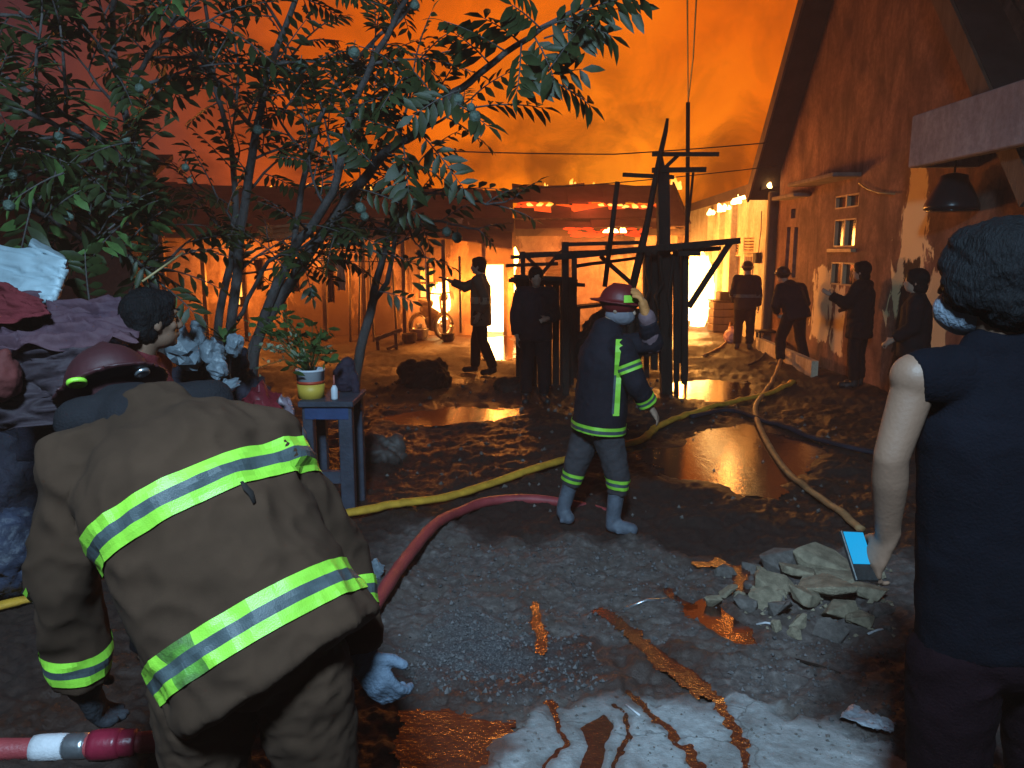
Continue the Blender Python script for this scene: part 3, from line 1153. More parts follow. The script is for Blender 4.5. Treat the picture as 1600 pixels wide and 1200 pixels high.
# black bell-shaped lamp hanging under the canopy
bl = thing('hanging_lamp', 'black bell-shaped lamp hanging below the concrete canopy', 'lamp', tuple(PX(1486, 328, 4.75)))
bp_ = PX(1486, 328, 4.75)
r_ = W_at(38, bp_.y)
MB().lathe(bp_, [(r_, 0), (r_ * 1.02, .04), (r_ * .93, .10), (r_ * .68, .24), (r_ * .55, .30), (r_ * .5, .36), (r_ * .12, .39)], 20).build('lamp_shade', M('black_enamel', (0.015, 0.015, 0.018), 0.3, .2, 4, .05), bl)
MB().tube([bp_ + V((0, 0, .38)), bp_ + V((0, 0, zb0 + .25 - bp_.z))], 0.012, 6).build('cord', MT['cable'], bl)
MB().lathe(bp_ + V((0, 0, -.02)), [(r_ * .9, 0), (r_ * .9, 0.015)], 20).build('lamp_lens', MT['pane'], bl)

# concrete step block at the foot of the wall
sa, sb = G(1256, 545), G(1312, 582)
st = MB().beam(V((4.72, sa.y, 0.02)), V((4.55, sb.y - .3, 0.02)), 0.10, 0.40).build('kerb_block', MT['cream_wall'])
setp(st, 'low plastered block lit orange at the foot of the gable wall', 'block')

# --- cream building at the end of the alley
alley = thing('cream_house', 'cream walled house lit yellow by the alley fire, flames along its eave', 'house', (5.3, 18, 0))
WX2 = 5.1


def rect2(x0, y0, x1, y1):
    xm, ym = (x0 + x1) / 2, (y0 + y1) / 2
    return (PX(x1, ym, WX2).y, PX(x0, ym, WX2).y, PX(xm, y1, WX2).z, PX(xm, y0, WX2).z)


w3 = [rect2(1162, 373, 1178, 395), rect2(1162, 399, 1178, 446), rect2(1147, 377, 1154.5, 396), rect2(1147, 400, 1154.5, 500), rect2(1108, 410, 1116, 455)]
YA, YB = 22.5, 14.9
mb = MB()
wall_panel(mb, (WX2, YA, -.1), (0, -1, 0), (-1, 0, 0), YA - YB, 0, 3.1, [(YA - w[1], YA - w[0], w[2] + .1, w[3] + .1) for w in w3], 0.15)
mb.build('wall', MT['cream_wall'], alley)
for w in (w3[0], w3[2]):
    fr = MB()
    for a, b2 in (((w[0], w[2]), (w[1], w[2])), ((w[0], w[3]), (w[1], w[3]))):
        fr.beam((WX2 + .03, a[0], a[1]), (WX2 + .03, b2[0], b2[1]), 0.06, 0.04)
    fr = fr.build('louvre_window', MT['frame_wood'], alley)
    MB().box((WX2 + 0.13, (w[0] + w[1]) / 2, (w[2] + w[3]) / 2), (0.01, w[1] - w[0], w[3] - w[2])).build('dark_opening', MT['pane'], fr)
    n = 5
    for i in range(n):
        z = w[2] + (w[3] - w[2]) * (i + .5) / n
        MB().box((WX2 + .03, (w[0] + w[1]) / 2, z), (0.05, w[1] - w[0], 0.018), Matrix.Rotation(R(35), 3, 'Y')).build('slat', MT['frame_wood'], fr)
for w in (w3[1], w3[4]):
    fr = MB()
    for a, b2 in (((w[0], w[2]), (w[1], w[2])), ((w[0], w[3]), (w[1], w[3]))):
        fr.beam((WX2 + .03, a[0], a[1]), (WX2 + .03, b2[0], b2[1]), 0.06, 0.04)
    fr = fr.build('barred_window', MT['frame_wood'], alley)
    MB().box((WX2 + 0.13, (w[0] + w[1]) / 2, (w[2] + w[3]) / 2), (0.01, w[1] - w[0], w[3] - w[2])).build('dark_opening', MT['pane'], fr)
    for i in range(5):
        yy = w[0] + (w[1] - w[0]) * (i + .5) / 5
        MB().beam((WX2 + .03, yy, w[2]), (WX2 + .03, yy, w[3]), 0.025).build('bar', MT['frame_wood'], fr)
w = w3[3]
MB().box((WX2 + .08, (w[0] + w[1]) / 2, (w[2] + w[3]) / 2), (0.05, w[1] - w[0], w[3] - w[2])).build('door', MT['wood'], alley)
for yy in (17.9, 18.9, 20.0):
    MB().box((WX2 - .06, yy, 1.45), (0.14, 0.22, 2.9)).build('pilaster', MT['cream_wall'], alley, .01)
mb = MB()
q = [V((4.72, 22.6, 2.85)), V((4.72, 14.95, 2.98)), V((9, 14.95, 4.2)), V((9, 22.6, 4.2))]
vs = [*q, *[v + V((0, 0, .20)) for v in q]]
mb.add(vs, [(0, 1, 2, 3), (7, 6, 5, 4), (0, 4, 5, 1), (1, 5, 6, 2), (2, 6, 7, 3), (3, 7, 4, 0)])
mb.build('roof', MT['roof_dark'], alley)
pp = PX(1200, 440, 4.95)
MB().box((4.93, 14.86, 1.4), (0.18, 0.14, 3.1)).build('downpipe', MT['wood'], alley, .02)
wb = PX(1183, 403, 5.03)
MB().box(wb, (0.12, .22, .22)).build('meter_box', MT['char'], alley, .02)
mbw = MB()
mbw.tube([PX(1190, 330, 5.06), PX(1189, 360, 5.06), PX(1186, 385, 5.05), PX(1185, 398, 5.03)], 0.010, 5)
mbw.build('meter_cable', MT['cable'], alley)

# --- the burning main house
main = thing('burning_house', 'low house with glowing embers under its sooty roof, burning in the middle', 'house', (2, 20, 0))
mb = MB()
wall_panel(mb, (-0.05, 19.6, -.1), (1, 0, 0), (0, -1, 0), 4.35, 0, 2.75, [(0.9, 1.7, 0.0, 1.9)], 0.15)
mb.build('wall', MT['facade'], main)
mb = MB()
wall_panel(mb, (4.3, 19.6, -.1), (0, 1, 0), (1, 0, 0), 4.2, 0, 2.7, [], 0.15)
mb.build('side_wall', MT['facade'], main)
E0, E1 = P(805, 357, 18.9), P(1076, 356, 18.9)
R0, R1 = P(800, 290, 22.6), P(1050, 290, 22.6)
rs = random.Random(11)
NS = 9
for i in range(NS):
    a, b2 = i / NS, (i + 1) / NS
    dz = rs.uniform(-.02, .03)
    e0, e1, r0, r1 = E0.lerp(E1, a), E0.lerp(E1, b2 + .01), R0.lerp(R1, a), R0.lerp(R1, b2 + .01)
    mb = MB()
    if 0 <= i <= 7:                       # burnt through: upper and lower pieces with a ragged gap
        k0 = 0.40 + rs.uniform(-.06, .06)
        k1 = k0 + rs.uniform(.08, .24)
        segs = [(0.03 * rs.random(), k0), (k1, 1)]
    else:
        segs = [(0, 1)]
    for (s0, s1) in segs:
        mb = MB()
        sag = V((0, 0, dz - (0.10 * rs.random() if len(segs) > 1 else 0)))
        wob = [rs.uniform(-.05, .05) if len(segs) > 1 else 0 for _ in range(4)]
        q = [e0.lerp(r0, s0 + wob[0] * .3) + sag, e1.lerp(r1, s0 + wob[1] * .3) + sag, e1.lerp(r1, s1 + wob[2]), e0.lerp(r0, s1 + wob[3])]
        mid0, mid1 = q[0].lerp(q[3], .5) + V((0, 0, -.03)), q[1].lerp(q[2], .5) + V((0, 0, -.03))
        vs = [q[0], q[1], mid1, q[2], q[3], mid0]
        vs = vs + [v + V((0, 0, .03)) for v in vs]
        mb.add(vs, [(5, 2, 1, 0), (4, 3, 2, 5), (6, 7, 8, 11), (11, 8, 9, 10), (0, 1, 7, 6), (1, 2, 8, 7), (2, 3, 9, 8), (3, 4, 10, 9), (4, 5, 11, 10), (5, 0, 6, 11)])
        mb.build('roof_sheet', MT['roof_sheet'], main)
for i in range(10):                        # rafters below
    a = (i + .5) / 10
    MB().beam(E0.lerp(E1, a) - V((0, 0, .12)), R0.lerp(R1, a) - V((0, 0, .12)), .07, .1).build('rafter', MT['char'], main)
MB().beam(E0 + V((-.0, .02, -.1)), E1 + V((0, .02, -.1)), .06, .16).build('eave_board', MT['char'], main)
MB().beam(E1 + V((0.03, 0, 0)), R1 + V((0.03, 0, 0)), .05, .22).build('bargeboard', MT['roof_dark'], main)
# glowing ember beds inside the burnt-through strip
mb = MB()
for i in range(150):
    a = rs.uniform(.06, .82)
    k = rs.gauss(.49, .055)
    p = E0.lerp(E1, a).lerp(R0.lerp(R1, a), k) + V((0, 0, -.10 + rs.uniform(-.05, .04)))
    s = rs.uniform(.04, .13)
    mb.ell(p, (s * 2.6, s, s * .5), Matrix.Rotation(rs.uniform(-.3, .3), 3, 'Z'), 7, 5)
for i in range(46):
    a = rs.uniform(.30, .74)
    p = E0.lerp(E1, a) + V((0, rs.uniform(-.04, .02), -.03 + rs.uniform(-.16, .02)))
    s = rs.uniform(.025, .07)
    mb.ell(p, (s * 2.8, s, s * .6), Matrix.Rotation(rs.uniform(-.3, .3), 3, 'Z'), 7, 5)
setp(mb.build('ember_bed', MT['ember']), 'red glowing embers in the burnt strip of the sooty roof', 'embers', kind='stuff')

# --- the long house on the left with the white-hot doorway
left = thing('long_house', 'long low house with white-hot burning doorway and stained facade behind the tree', 'house', (-3.5, 17, 0))
FY = 17.0


def fx(px):
    return P(px, 450, FY).x


def fz(py):
    return P(700, py, FY).z


X0 = fx(180)
doorH = (fx(756) - X0, fx(789) - X0, -.1, fz(411))
winH = (fx(655) - X0, fx(679) - X0, fz(466), fz(418))
win2 = (fx(680) - X0, fx(699) - X0, fz(500), fz(441))
win3 = (fx(360) - X0, fx(378) - X0, fz(480), fz(428))
mb = MB()
wall_panel(mb, (X0, FY, 0), (1, 0, 0), (0, -1, 0), fx(803) - X0, -.1, 2.55, [doorH, winH, win2, win3], 0.15)
mb.build('wall', MT['facade'], left)
fr = MB()
for (a, b2, c2, d2) in (winH,):
    xa, xb = X0 + a, X0 + b2
    for p0, p1 in (((xa, c2), (xb, c2)), ((xa, d2), (xb, d2)), ((xa, c2), (xa, d2)), ((xb, c2), (xb, d2)), (((xa + xb) / 2, c2), ((xa + xb) / 2, d2)), ((xa, (c2 + d2) / 2), (xb, (c2 + d2) / 2))):
        fr.beam((p0[0], FY + .02, p0[1]), (p1[0], FY + .02, p1[1]), .05)
fr.build('window_frame', MT['char'], left)
xa, xb = X0 + doorH[0], X0 + doorH[1]
fr = MB()
for p0, p1 in (((xa, 0), (xa, doorH[3])), ((xb, 0), (xb, doorH[3])), ((xa, doorH[3]), (xb, doorH[3]))):
    fr.beam((p0[0], FY - .01, p0[1]), (p1[0], FY - .01, p1[1]), .07)
fr.build('door_frame', MT['char'], left)
E0, E1 = P(230, 362, 15.9), P(640, 366, 15.9)
E2 = P(800, 390, 15.9)
R0, R2 = P(230, 288, 20.5), P(802, 300, 20.5)
R1 = R0.lerp(R2, .72)
NS = 12
for i in range(NS):
    a, b2 = i / NS, (i + 1) / NS
    def ed(t):
        return E0.lerp(E1, t / .72) if t < .72 else E1.lerp(E2, (t - .72) / .28)
    e0, e1, r0, r1 = ed(a), ed(b2), R0.lerp(R2, a), R0.lerp(R2, b2)
    dz = V((0, 0, rs.uniform(-.03, .04)))
    vs = [e0, e1, r1, r0]
    vs = [v + dz for v in vs]
    vs += [v + V((0, 0, .035)) for v in vs]
    MB().add(vs, [(3, 2, 1, 0), (4, 5, 6, 7), (0, 1, 5, 4), (1, 2, 6, 5), (2, 3, 7, 6), (3, 0, 4, 7)]).build('roof_sheet', MT['roof_sheet'], left)
for i in range(9):
    p = ed((i + .3) / 9)
    MB().beam((p.x, 15.95, -.05), (p.x, 15.95, p.z), .08).build('porch_post', MT['wood'], left)
MB().beam(E0 - V((0, -.05, .06)), E1 - V((0, -.05, .06)), .06, .12).build('eave_board', MT['wood'], left)

# dark neighbouring house behind the left tree
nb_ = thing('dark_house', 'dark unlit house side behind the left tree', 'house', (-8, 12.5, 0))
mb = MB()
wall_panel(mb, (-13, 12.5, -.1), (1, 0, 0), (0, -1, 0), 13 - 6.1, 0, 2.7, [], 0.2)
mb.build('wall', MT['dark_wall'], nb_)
q = [V((-13.5, 11.8, 2.5)), V((-5.8, 11.8, 2.5)), V((-6.6, 15.5, 3.6)), V((-13.5, 15.5, 3.6))]
vs = [*q, *[v + V((0, 0, .1)) for v in q]]
MB().add(vs, [(3, 2, 1, 0), (4, 5, 6, 7), (0, 1, 5, 4), (1, 2, 6, 5), (2, 3, 7, 6), (3, 0, 4, 7)]).build('roof', MT['roof_dark'], nb_)

# ---------------------------------------------------------------- fires
def tongue(mb, base, hgt, r, rnd, lean=0.15, n=7):
    vs, fs = [], []
    ph = rnd.uniform(0, 6)
    lx, ly = rnd.uniform(-lean, lean) * hgt, rnd.uniform(-lean, lean) * hgt
    M_ = 7
    for i in range(M_):
        t = i / (M_ - 1)
        rr = r * (0.55 + 1.0 * t) * (1 - t) ** 0.75 * 1.25 if t < 1 else 0.002
        rr = max(rr, 0.002)
        cx = base[0] + lx * t * t + math.sin(ph + t * 4) * r * .4 * t
        cyy = base[1] + ly * t * t + math.cos(ph + t * 3) * r * .3 * t
        for k in range(n):
            a = 2 * math.pi * k / n
            w_ = 1 + .25 * math.sin(3 * a + ph + 5 * t)
            vs.append((cx + math.cos(a) * rr * w_, cyy + math.sin(a) * rr * w_, base[2] + hgt * t))
    for i in range(M_ - 1):
        for k in range(n):
            fs.append((i * n + k, i * n + (k + 1) % n, (i + 1) * n + (k + 1) % n, (i + 1) * n + k))
    fs.append(tuple(reversed(range(n))))
    mb.add(vs, fs, True)


def fire(label, spots, mat, seed):
    """spots: (x, y, z, height, radius)"""
    rnd = random.Random(seed)
    mb = MB()
    for s in spots:
        tongue(mb, s[:3], s[3], s[4], rnd)
    o = mb.build('fire', mat)
    return setp(o, label, 'fire')


FIRE = (1.0, 0.29, 0.038)


def fire_and_fill_light(loc, energy, radius=0.35, color=FIRE):
    lamp('POINT', loc, energy * 1.5, color, radius, name='fire_and_fill_light', specular_factor=0.2)


rf = random.Random(3)
sp = []
for i in range(34):
    x = rf.uniform(xa - .05, xb + .05)
    sp.append((x, FY + rf.uniform(.25, .9), rf.uniform(0, 1.2), rf.uniform(.7, 1.2), rf.uniform(.16, .30)))
fire('white-hot fire filling the open doorway of the long house', sp, MT['flame'], 1)
fire_and_fill_light(((xa + xb) / 2, FY - .45, 1.1), 420)
sp = []
for i in range(12):
    sp.append((X0 + rf.uniform(winH[0], winH[1]), FY + rf.uniform(.3, .6), winH[2] - .2 + rf.uniform(0, .4), rf.uniform(.4, .7), rf.uniform(.1, .18)))
fire('yellow flames behind the small cross-barred window', sp, MT['flame_soft'], 2)
sp = []
for i in range(12):
    sp.append((X0 + rf.uniform(win2[0], win2[1]), FY + rf.uniform(.2, .5), win2[2] - .1 + rf.uniform(0, .4), rf.uniform(.5, .9), rf.uniform(.12, .2)))
for i in range(4):
    sp.append((X0 + rf.uniform(win2[0], win2[1]), FY - rf.uniform(.1, .3), rf.uniform(.3, .7), rf.uniform(.5, .8), rf.uniform(.08, .14)))
fire('white flames in the gap between window and motorbike', sp, MT['flame'], 3)
fire_and_fill_light((fx(672), FY - .5, 1.0), 110)
sp = []
for i in range(5):
    sp.append((X0 + rf.uniform(win3[0], win3[1]), FY + rf.uniform(.1, .4), win3[2] + rf.uniform(0, .3), rf.uniform(.3, .6), .07))
fire('small orange flame seen between the tree stems', sp, MT['flame_soft'], 4)
fire_and_fill_light((fx(372), FY - .9, 1.2), 130)
fire_and_fill_light((fx(520), FY - 1.0, 1.5), 150)
# alley fire: between the burning house and the cream house
sp = []
for i in range(46):
    x = rf.uniform(4.45, 5.0)
    sp.append((x, rf.uniform(18.6, 22.5), rf.uniform(-.1, .9), rf.uniform(.6, 1.3), rf.uniform(.13, .26)))
fire('roaring white-yellow fire at the far end of the alley', sp, MT['flame'], 5)
fire_and_fill_light((4.0, 18.4, 1.1), 440, .3, (1.0, .40, .07))
fire_and_fill_light((2.9, 16.4, 2.0), 170, .3, (1.0, .36, .06))  # extra lamp in open air, no flame here, to brighten the gable wall
# small flames along eaves and ridge
EAVE = [(1108, 330, .16), (1124, 325, .2), (1132, 322, .14), (1147, 313, .20), (1160, 305, .24), (1166, 303, .22), (1194, 289, .16)]
for k, (px, py, hh) in enumerate(EAVE):
    p = PX(px, py + 6, 4.8)
    fire(f'small flame on the eave of the cream house, {["farthest and lowest", "second from its far end", "third from its far end", "middle one, standing apart", "taller of the bright close pair", "nearer of the bright close pair", "nearest the gable house"][k]}',
         [(p.x, p.y, p.z, hh, hh * .38), (p.x + .05, p.y - .18, p.z, hh * .7, hh * .3)], MT['flame'], 20 + k)['group'] = 'flames along the eave of the cream house'
fire_and_fill_light(PX(1160, 296, 4.55), 25, .1)
for k, (px, py, hh, lab) in enumerate([(893, 291, .22, 'bright flame on the ridge of the burning house'), (852, 292, .12, 'faint tiny flame left of the bright ridge flame'),
                                       (928, 292, .14, 'small flame just right of the bright ridge flame'), (1051, 296, .42, 'slanting flame at the ridge end beside the stall post')]):
    p = P(px, py, 22.7)
    fire(lab, [(p.x, p.y, p.z, hh, hh * .3), (p.x + hh * .5, p.y + .05, p.z, hh * .6, hh * .22)], MT['flame_soft'], 40 + k)
p = P(958, 361, 18.85)
sp = [(p.x + rf.uniform(-.22, .3), p.y + rf.uniform(-.05, .05), p.z - .04, rf.uniform(.06, .14), .09) for _ in range(9)]
fire('bright low flame licking along the eave of the burning house', sp, MT['flame'], 50)
for k, (px, py, hh, lab) in enumerate([(843, 320, .13, 'yellow flame in the left of the burnt roof strip'), (955, 320, .10, 'yellow flame in the middle of the burnt roof strip'), (992, 323, .13, 'yellow flame at the right of the burnt roof strip')]):
    p = P(px, py + 2, 20.6)
    fire(lab, [(p.x + d * .25, p.y, p.z, hh * rf.uniform(.6, 1), .10) for d in (-1, 0, 1)], MT['flame_soft'], 60 + k)
for k, (px, py, hh, lab) in enumerate([(492, 286, .30, 'flame on the long house roof seen between the middle tree stems'), (566, 288, .42, 'bright flame on the long house roof behind the tree boughs'), (668, 290, .22, 'small flame on the long house roof near its right end'), (430, 288, .26, 'flame on the long house roof behind the left stems')]):
    p = P(px, py + 10, 20.4)
    fire(lab, [(p.x + d_ * hh * .5, p.y, p.z - .1, hh * rf.uniform(.6, 1.2), hh * .32) for d_ in (-1, 0, 1)], MT['flame_soft'], 80 + k)
fire_and_fill_light(P(930, 345, 18.2) + V((0, 0, -.5)), 60, .25, (1.0, .25, .05))
fire_and_fill_light(P(920, 306, 20.4) + V((0, 0, .3)), 45, .25, (1.0, .12, .03))
fire_and_fill_light(P(905, 420, 18.4), 60, .25, (1.0, .17, .035))

# ---------------------------------------------------------------- the charred stall frame in the middle
stall = thing('stall_frame', 'charred skeleton of a wooden market stall with bare beams and tall post', 'stall frame', (1.6, 10, 0))


def sb(name, a, b2, w, mat='char', Y=10.0, Y2=None, wob=0):
    p0 = P(*a, Y)
    p1 = P(*b2, Y2 or Y)
    mb = MB()
    if wob:
        pts = [p0.lerp(p1, k / 4) + V((rs.uniform(-wob, wob), rs.uniform(-wob, wob), rs.uniform(-wob, wob) * .3)) * (0 if k in (0, 4) else 1) for k in range(5)]
        mb.tube(pts, [w / 2 * (1 - .06 * k) for k in range(5)], 7)
    else:
        mb.beam(p0, p1, w)
    return mb.build(name, MT[mat], stall)


sb('post', (1041, 616), (1035, 262), .145)
sb('post', (1069, 600), (1071, 388), .07, Y=9.7)
sb('post', (1057, 616), (1056, 392), .06, Y=9.95)
sb('post', (884, 622), (883, 378), .085, Y=9.8)
sb('post', (898, 590), (897, 396), .07, Y=10.9)
sb('post', (1010, 590), (1008, 392), .07, Y=10.9)
sb('crossarm', (1019, 241), (1123, 241), .05, Y=9.92)
sb('crossarm', (1019, 266), (1103, 265), .06, Y=9.92)
sb('crossarm', (973, 273), (1053, 277), .05, Y=10.08)
sb('brace', (1037, 264), (1060, 242), .045, Y=10.0)
sb('post_top', (1036, 264), (1030, 236), .05, Y=10.02)
sb('beam', (866, 402), (1156, 376), .075, Y=9.6)
sb('beam', (812, 398), (1126, 388), .06, Y=10.9)
sb('beam', (880, 382), (1000, 379), .05, Y=10.4)
sb('beam', (1058, 392), (1123, 389), .05, Y=10.0)
sb('beam', (900, 416), (1006, 402), .05, Y=9.9, wob=.02)
sb('beam', (1060, 396), (1094, 396), .06, Y=9.5)
sb('brace', (1141, 379), (1076, 480), .065, Y=9.65)
sb('brace', (938, 400), (990, 446), .055, Y=9.9)
sb('joist', (868, 402), (884, 390), .05, Y=9.6, Y2=10.9)
sb('joist', (950, 396), (948, 384), .05, Y=9.6, Y2=10.9)
sb('joist', (1052, 388), (1028, 380), .05, Y=9.6, Y2=10.9)
# scorched wall of boards hung on the posts
for k in range(6):
    x0 = 1006 + k * 11.5
    sb('board', (x0 + 5, 394 + rs.uniform(-3, 3)), (x0 + 5 + rs.uniform(-1.5, 1.5), 572 + rs.uniform(-26, 16)), .085, Y=10.15 + rs.uniform(-.02, .02))
for k in range(3):
    sb('rag', (1012 + k * 20, 400), (1008 + k * 22 + rs.uniform(-6, 6), 470 + rs.uniform(0, 60)), .05, 'char', Y=9.8, wob=.05)
for lab, a, b2, w, Y in (('straight scorched pole leaning beside the stall beams', (965, 284), (945, 448), .06, 9.4),):
    mb = MB()
    mb.tube([P(*a, Y), P(*b2, Y)], w / 2, 8)
    setp(mb.build('leaning_pole', MT['char']), lab, 'pole')
mb = MB()
mb.tube([P(1043, 185, 9.7), P(1040, 205, 9.7), P(1031, 245, 9.75), P(1022, 290, 9.75), P(1012, 345, 9.7), P(1001, 395, 9.7), P(988, 450, 9.6), P(984, 560, 9.5), P(983, 640, 9.5)],
        [.018, .028, .034, .036, .04, .05, .05, .05, .05], 8)
setp(mb.build('crooked_pole', MT['char']), 'crooked branch-like pole rising past the crossarms of the stall', 'pole')
mb = MB()
mb.tube([P(1075, 160, 11.5), P(1074.5, 280, 11.5), P(1073, 395, 11.5), P(1072, 640, 11.5) * 1], .03, 8)
setp(mb.build('slender_pole', MT['char']), 'thin straight pole where the two overhead wires meet', 'pole')
mb = MB()
mb.tube([P(1084, 262, 11.6), P(1077, 330, 11.6), P(1069, 395, 11.6)], .02, 6)
setp(mb.build('stay_pole', MT['char']), 'thin slanting stay behind the slender pole', 'pole')

# second, lower stall: charred counter on the left of the frame
counter = thing('charred_stall', 'low charred plank stall with ragged roof, left of the bare frame', 'stall', (.4, 10.4, 0))


def cb(name, a, b2, w, Y=10.3, Y2=None, mat='char', h=None):
    return MB().beam(P(*a, Y), P(*b2, Y2 or Y), w, h).build(name, MT[mat], counter)


for k in range(8):
    x0 = 806 + k * 11.5
    cb('plank', (x0 + 5, 438 + rs.uniform(-3, 3)), (x0 + 5, 610), .088, Y=10.5 + rs.uniform(-.02, .02), h=.03)
cb('beam', (798, 402), (884, 397), .05)
cb('beam', (790, 415), (872, 412), .045)
cb('brace', (845, 430), (868, 402), .045)
cb('brace', (822, 400), (850, 428), .045)
cb('post', (818, 610), (817, 393), .06)
cb('post', (880, 610), (881, 395), .06)
for k in range(5):
    cb('roof_batten', (800 + rs.uniform(-6, 6), 432 + k * 2), (906 + rs.uniform(-12, 8), 438 + k * 2 + rs.uniform(-3, 3)), .05, Y=9.9 + k * .2)

# charred bits in the gap: pink lit back wall furniture
tb = thing('burnt_table', 'burnt small table standing inside the stall in front of red lit wall', 'table', (1.0, 11.2, 0))
for a, b2, w in (((900, 478), (952, 470), .04), ((912, 478), (912, 560), .04), ((948, 472), (948, 560), .04), ((905, 500), (950, 497), .035)):
    pass
MB().beam(P(898, 480, 11.2), P(952, 474, 11.2), .35, .04).build('tabletop', MT['char'], tb)
for a in (904, 946):
    for Yv in (11.07, 11.3):
        pz = P(a, 480, Yv)
        MB().beam((pz.x, Yv, 0), (pz.x, Yv, pz.z), .045).build('leg', MT['char'], tb)

# ---------------------------------------------------------------- cables
def cable(label, pts, r=.012, sag=0):
    mb = MB()
    out = []
    for a, b2 in zip(pts[:-1], pts[1:]):
        for k in range(9):
            t_ = k / 9
            p = V(a).lerp(V(b2), t_)
            p.z -= sag * 4 * t_ * (1 - t_)
            out.append(p)
    out.append(V(pts[-1]))
    mb.tube(out, r, 5)
    return setp(mb.build('cable', MT['cable']), label, 'cable')


top = P(1075, 160, 11.5)
cable('overhead wire left of the pair that meets on the slender pole', [P(1073, -120, 7), top], .010)
cable('overhead wire right of the pair that meets on the slender pole', [P(1094, -120, 7), P(1083, 90, 9.8), top], .010)
cable('long sagging wire crossing the orange sky to the gable roof', [P(690, 236, 12), P(960, 241, 12.5), P(1200, 223, 13.2)], .010, .01)
cable('lower wire running from the burning roof to the gable house', [P(800, 296, 14), P(980, 284, 13.8), P(1215, 259, 14.2)], .009, .01)
cable('clothesline stretched along the front of the long house', [P(385, 403, 15.3), P(650, 409, 15.3)], .010, .02)
# ---------------------------------------------------------------- people
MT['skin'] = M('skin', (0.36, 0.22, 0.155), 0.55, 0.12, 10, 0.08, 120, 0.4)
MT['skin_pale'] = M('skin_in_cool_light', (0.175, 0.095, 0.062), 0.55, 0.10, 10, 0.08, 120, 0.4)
MT['hair'] = M('black_hair', (0.004, 0.004, 0.005), 0.7, 0.4, 30, 0.6, 160, 0.12, stretch=(1, 1, .3))
MT['turnout'] = M('brown_turnout_cloth', (0.043, 0.0225, 0.0135), 0.95, 0.35, 2.6, 0.10, 420, 0.15)
MT['turnout_dark'] = M('navy_turnout_cloth', (0.011, 0.009, 0.014), 0.85, 0.3, 4, 0.3, 150, 0.2)
MT['trouser_grey'] = M('grey_trouser_cloth', (0.046, 0.040, 0.044), 0.85, 0.3, 4, 0.3, 150, 0.2)
MT['black_cloth'] = M('black_cloth', (0.007, 0.006, 0.008), 0.9, 0.3, 4, 0.3, 150, 0.15)
MT['navy_cloth'] = M('dark_navy_tee_cloth', (0.0035, 0.0038, 0.0062), 0.95, 0.3, 4, 0.3, 150, 0.04)
MT['maroon_cloth'] = M('dark_maroon_cloth', (0.007, 0.003, 0.0045), 0.95, 0.3, 4, 0.3, 150, 0.04)
MT['red_cloth'] = M('dark_red_cloth', (0.11, 0.016, 0.02), 0.85, 0.3, 4, 0.3, 150, 0.15)
MT['khaki_cloth'] = M('khaki_cloth', (0.13, 0.09, 0.06), 0.85, 0.3, 4, 0.3, 150, 0.15)
MT['helmet_red'] = M('dark_red_helmet', (0.034, 0.005, 0.007), 0.6, 0.25, 5, 0.05, 60, 0.5)
MT['helmet_black'] = M('black_helmet', (0.015, 0.013, 0.013), 0.4, 0.25, 5, 0.05, 60, 0.5)
MT['lime'] = M('lime_reflective_tape', (0.27, 0.60, 0.045), 0.45, 0.10, 20, 0.15, 300, 0.6)
MT['lime_worn'] = M('worn_lime_tape', (0.12, 0.32, 0.04), 0.5, 0.55, 16, 0.2, 300, 0.5, c2=(0.05, 0.06, 0.03))
MT['silver'] = M('grey_reflective_tape', (0.055, 0.070, 0.075), 0.5, 0.25, 20, 0.15, 300, 0.3)
MT['glove'] = M('grey_blue_glove', (0.085, 0.11, 0.15), 0.7, 0.3, 12, 0.4, 90, 0.3)
MT['glove_orange'] = M('orange_glove', (0.55, 0.22, 0.07), 0.7, 0.25, 12, 0.3, 90, 0.3)
MT['boot'] = M('muddy_grey_boot', (0.085, 0.095, 0.12), 0.6, 0.4, 10, 0.3, 80, 0.4)
MT['boot_black'] = M('black_boot', (0.015, 0.014, 0.014), 0.5, 0.3, 10, 0.2, 80, 0.4)
MT['mask'] = M('pale_blue_mask', (0.19, 0.22, 0.27), 0.8, 0.08, 8, 0.3, 120, 0.2)
MT['dark_collar'] = M('dark_collar_cloth', (0.012, 0.011, 0.013), .9, .3, 4, .3, 150, .1)
MT['glove_dark'] = M('dark_glove', (0.02, 0.02, 0.024), .8, .3, 10, .3, 90, .2)  # near-black variant of the glove cloth, used on the left hand
MT['eye'] = M('dark_eye', (0.02, 0.015, 0.012), 0.2, 0.1, 5, 0, spec=0.6)
MT['chrome'] = M('scuffed_metal', (0.55, 0.57, 0.60), 0.28, 0.15, 20, 0.1, 60, 0.5, metal=0.9)


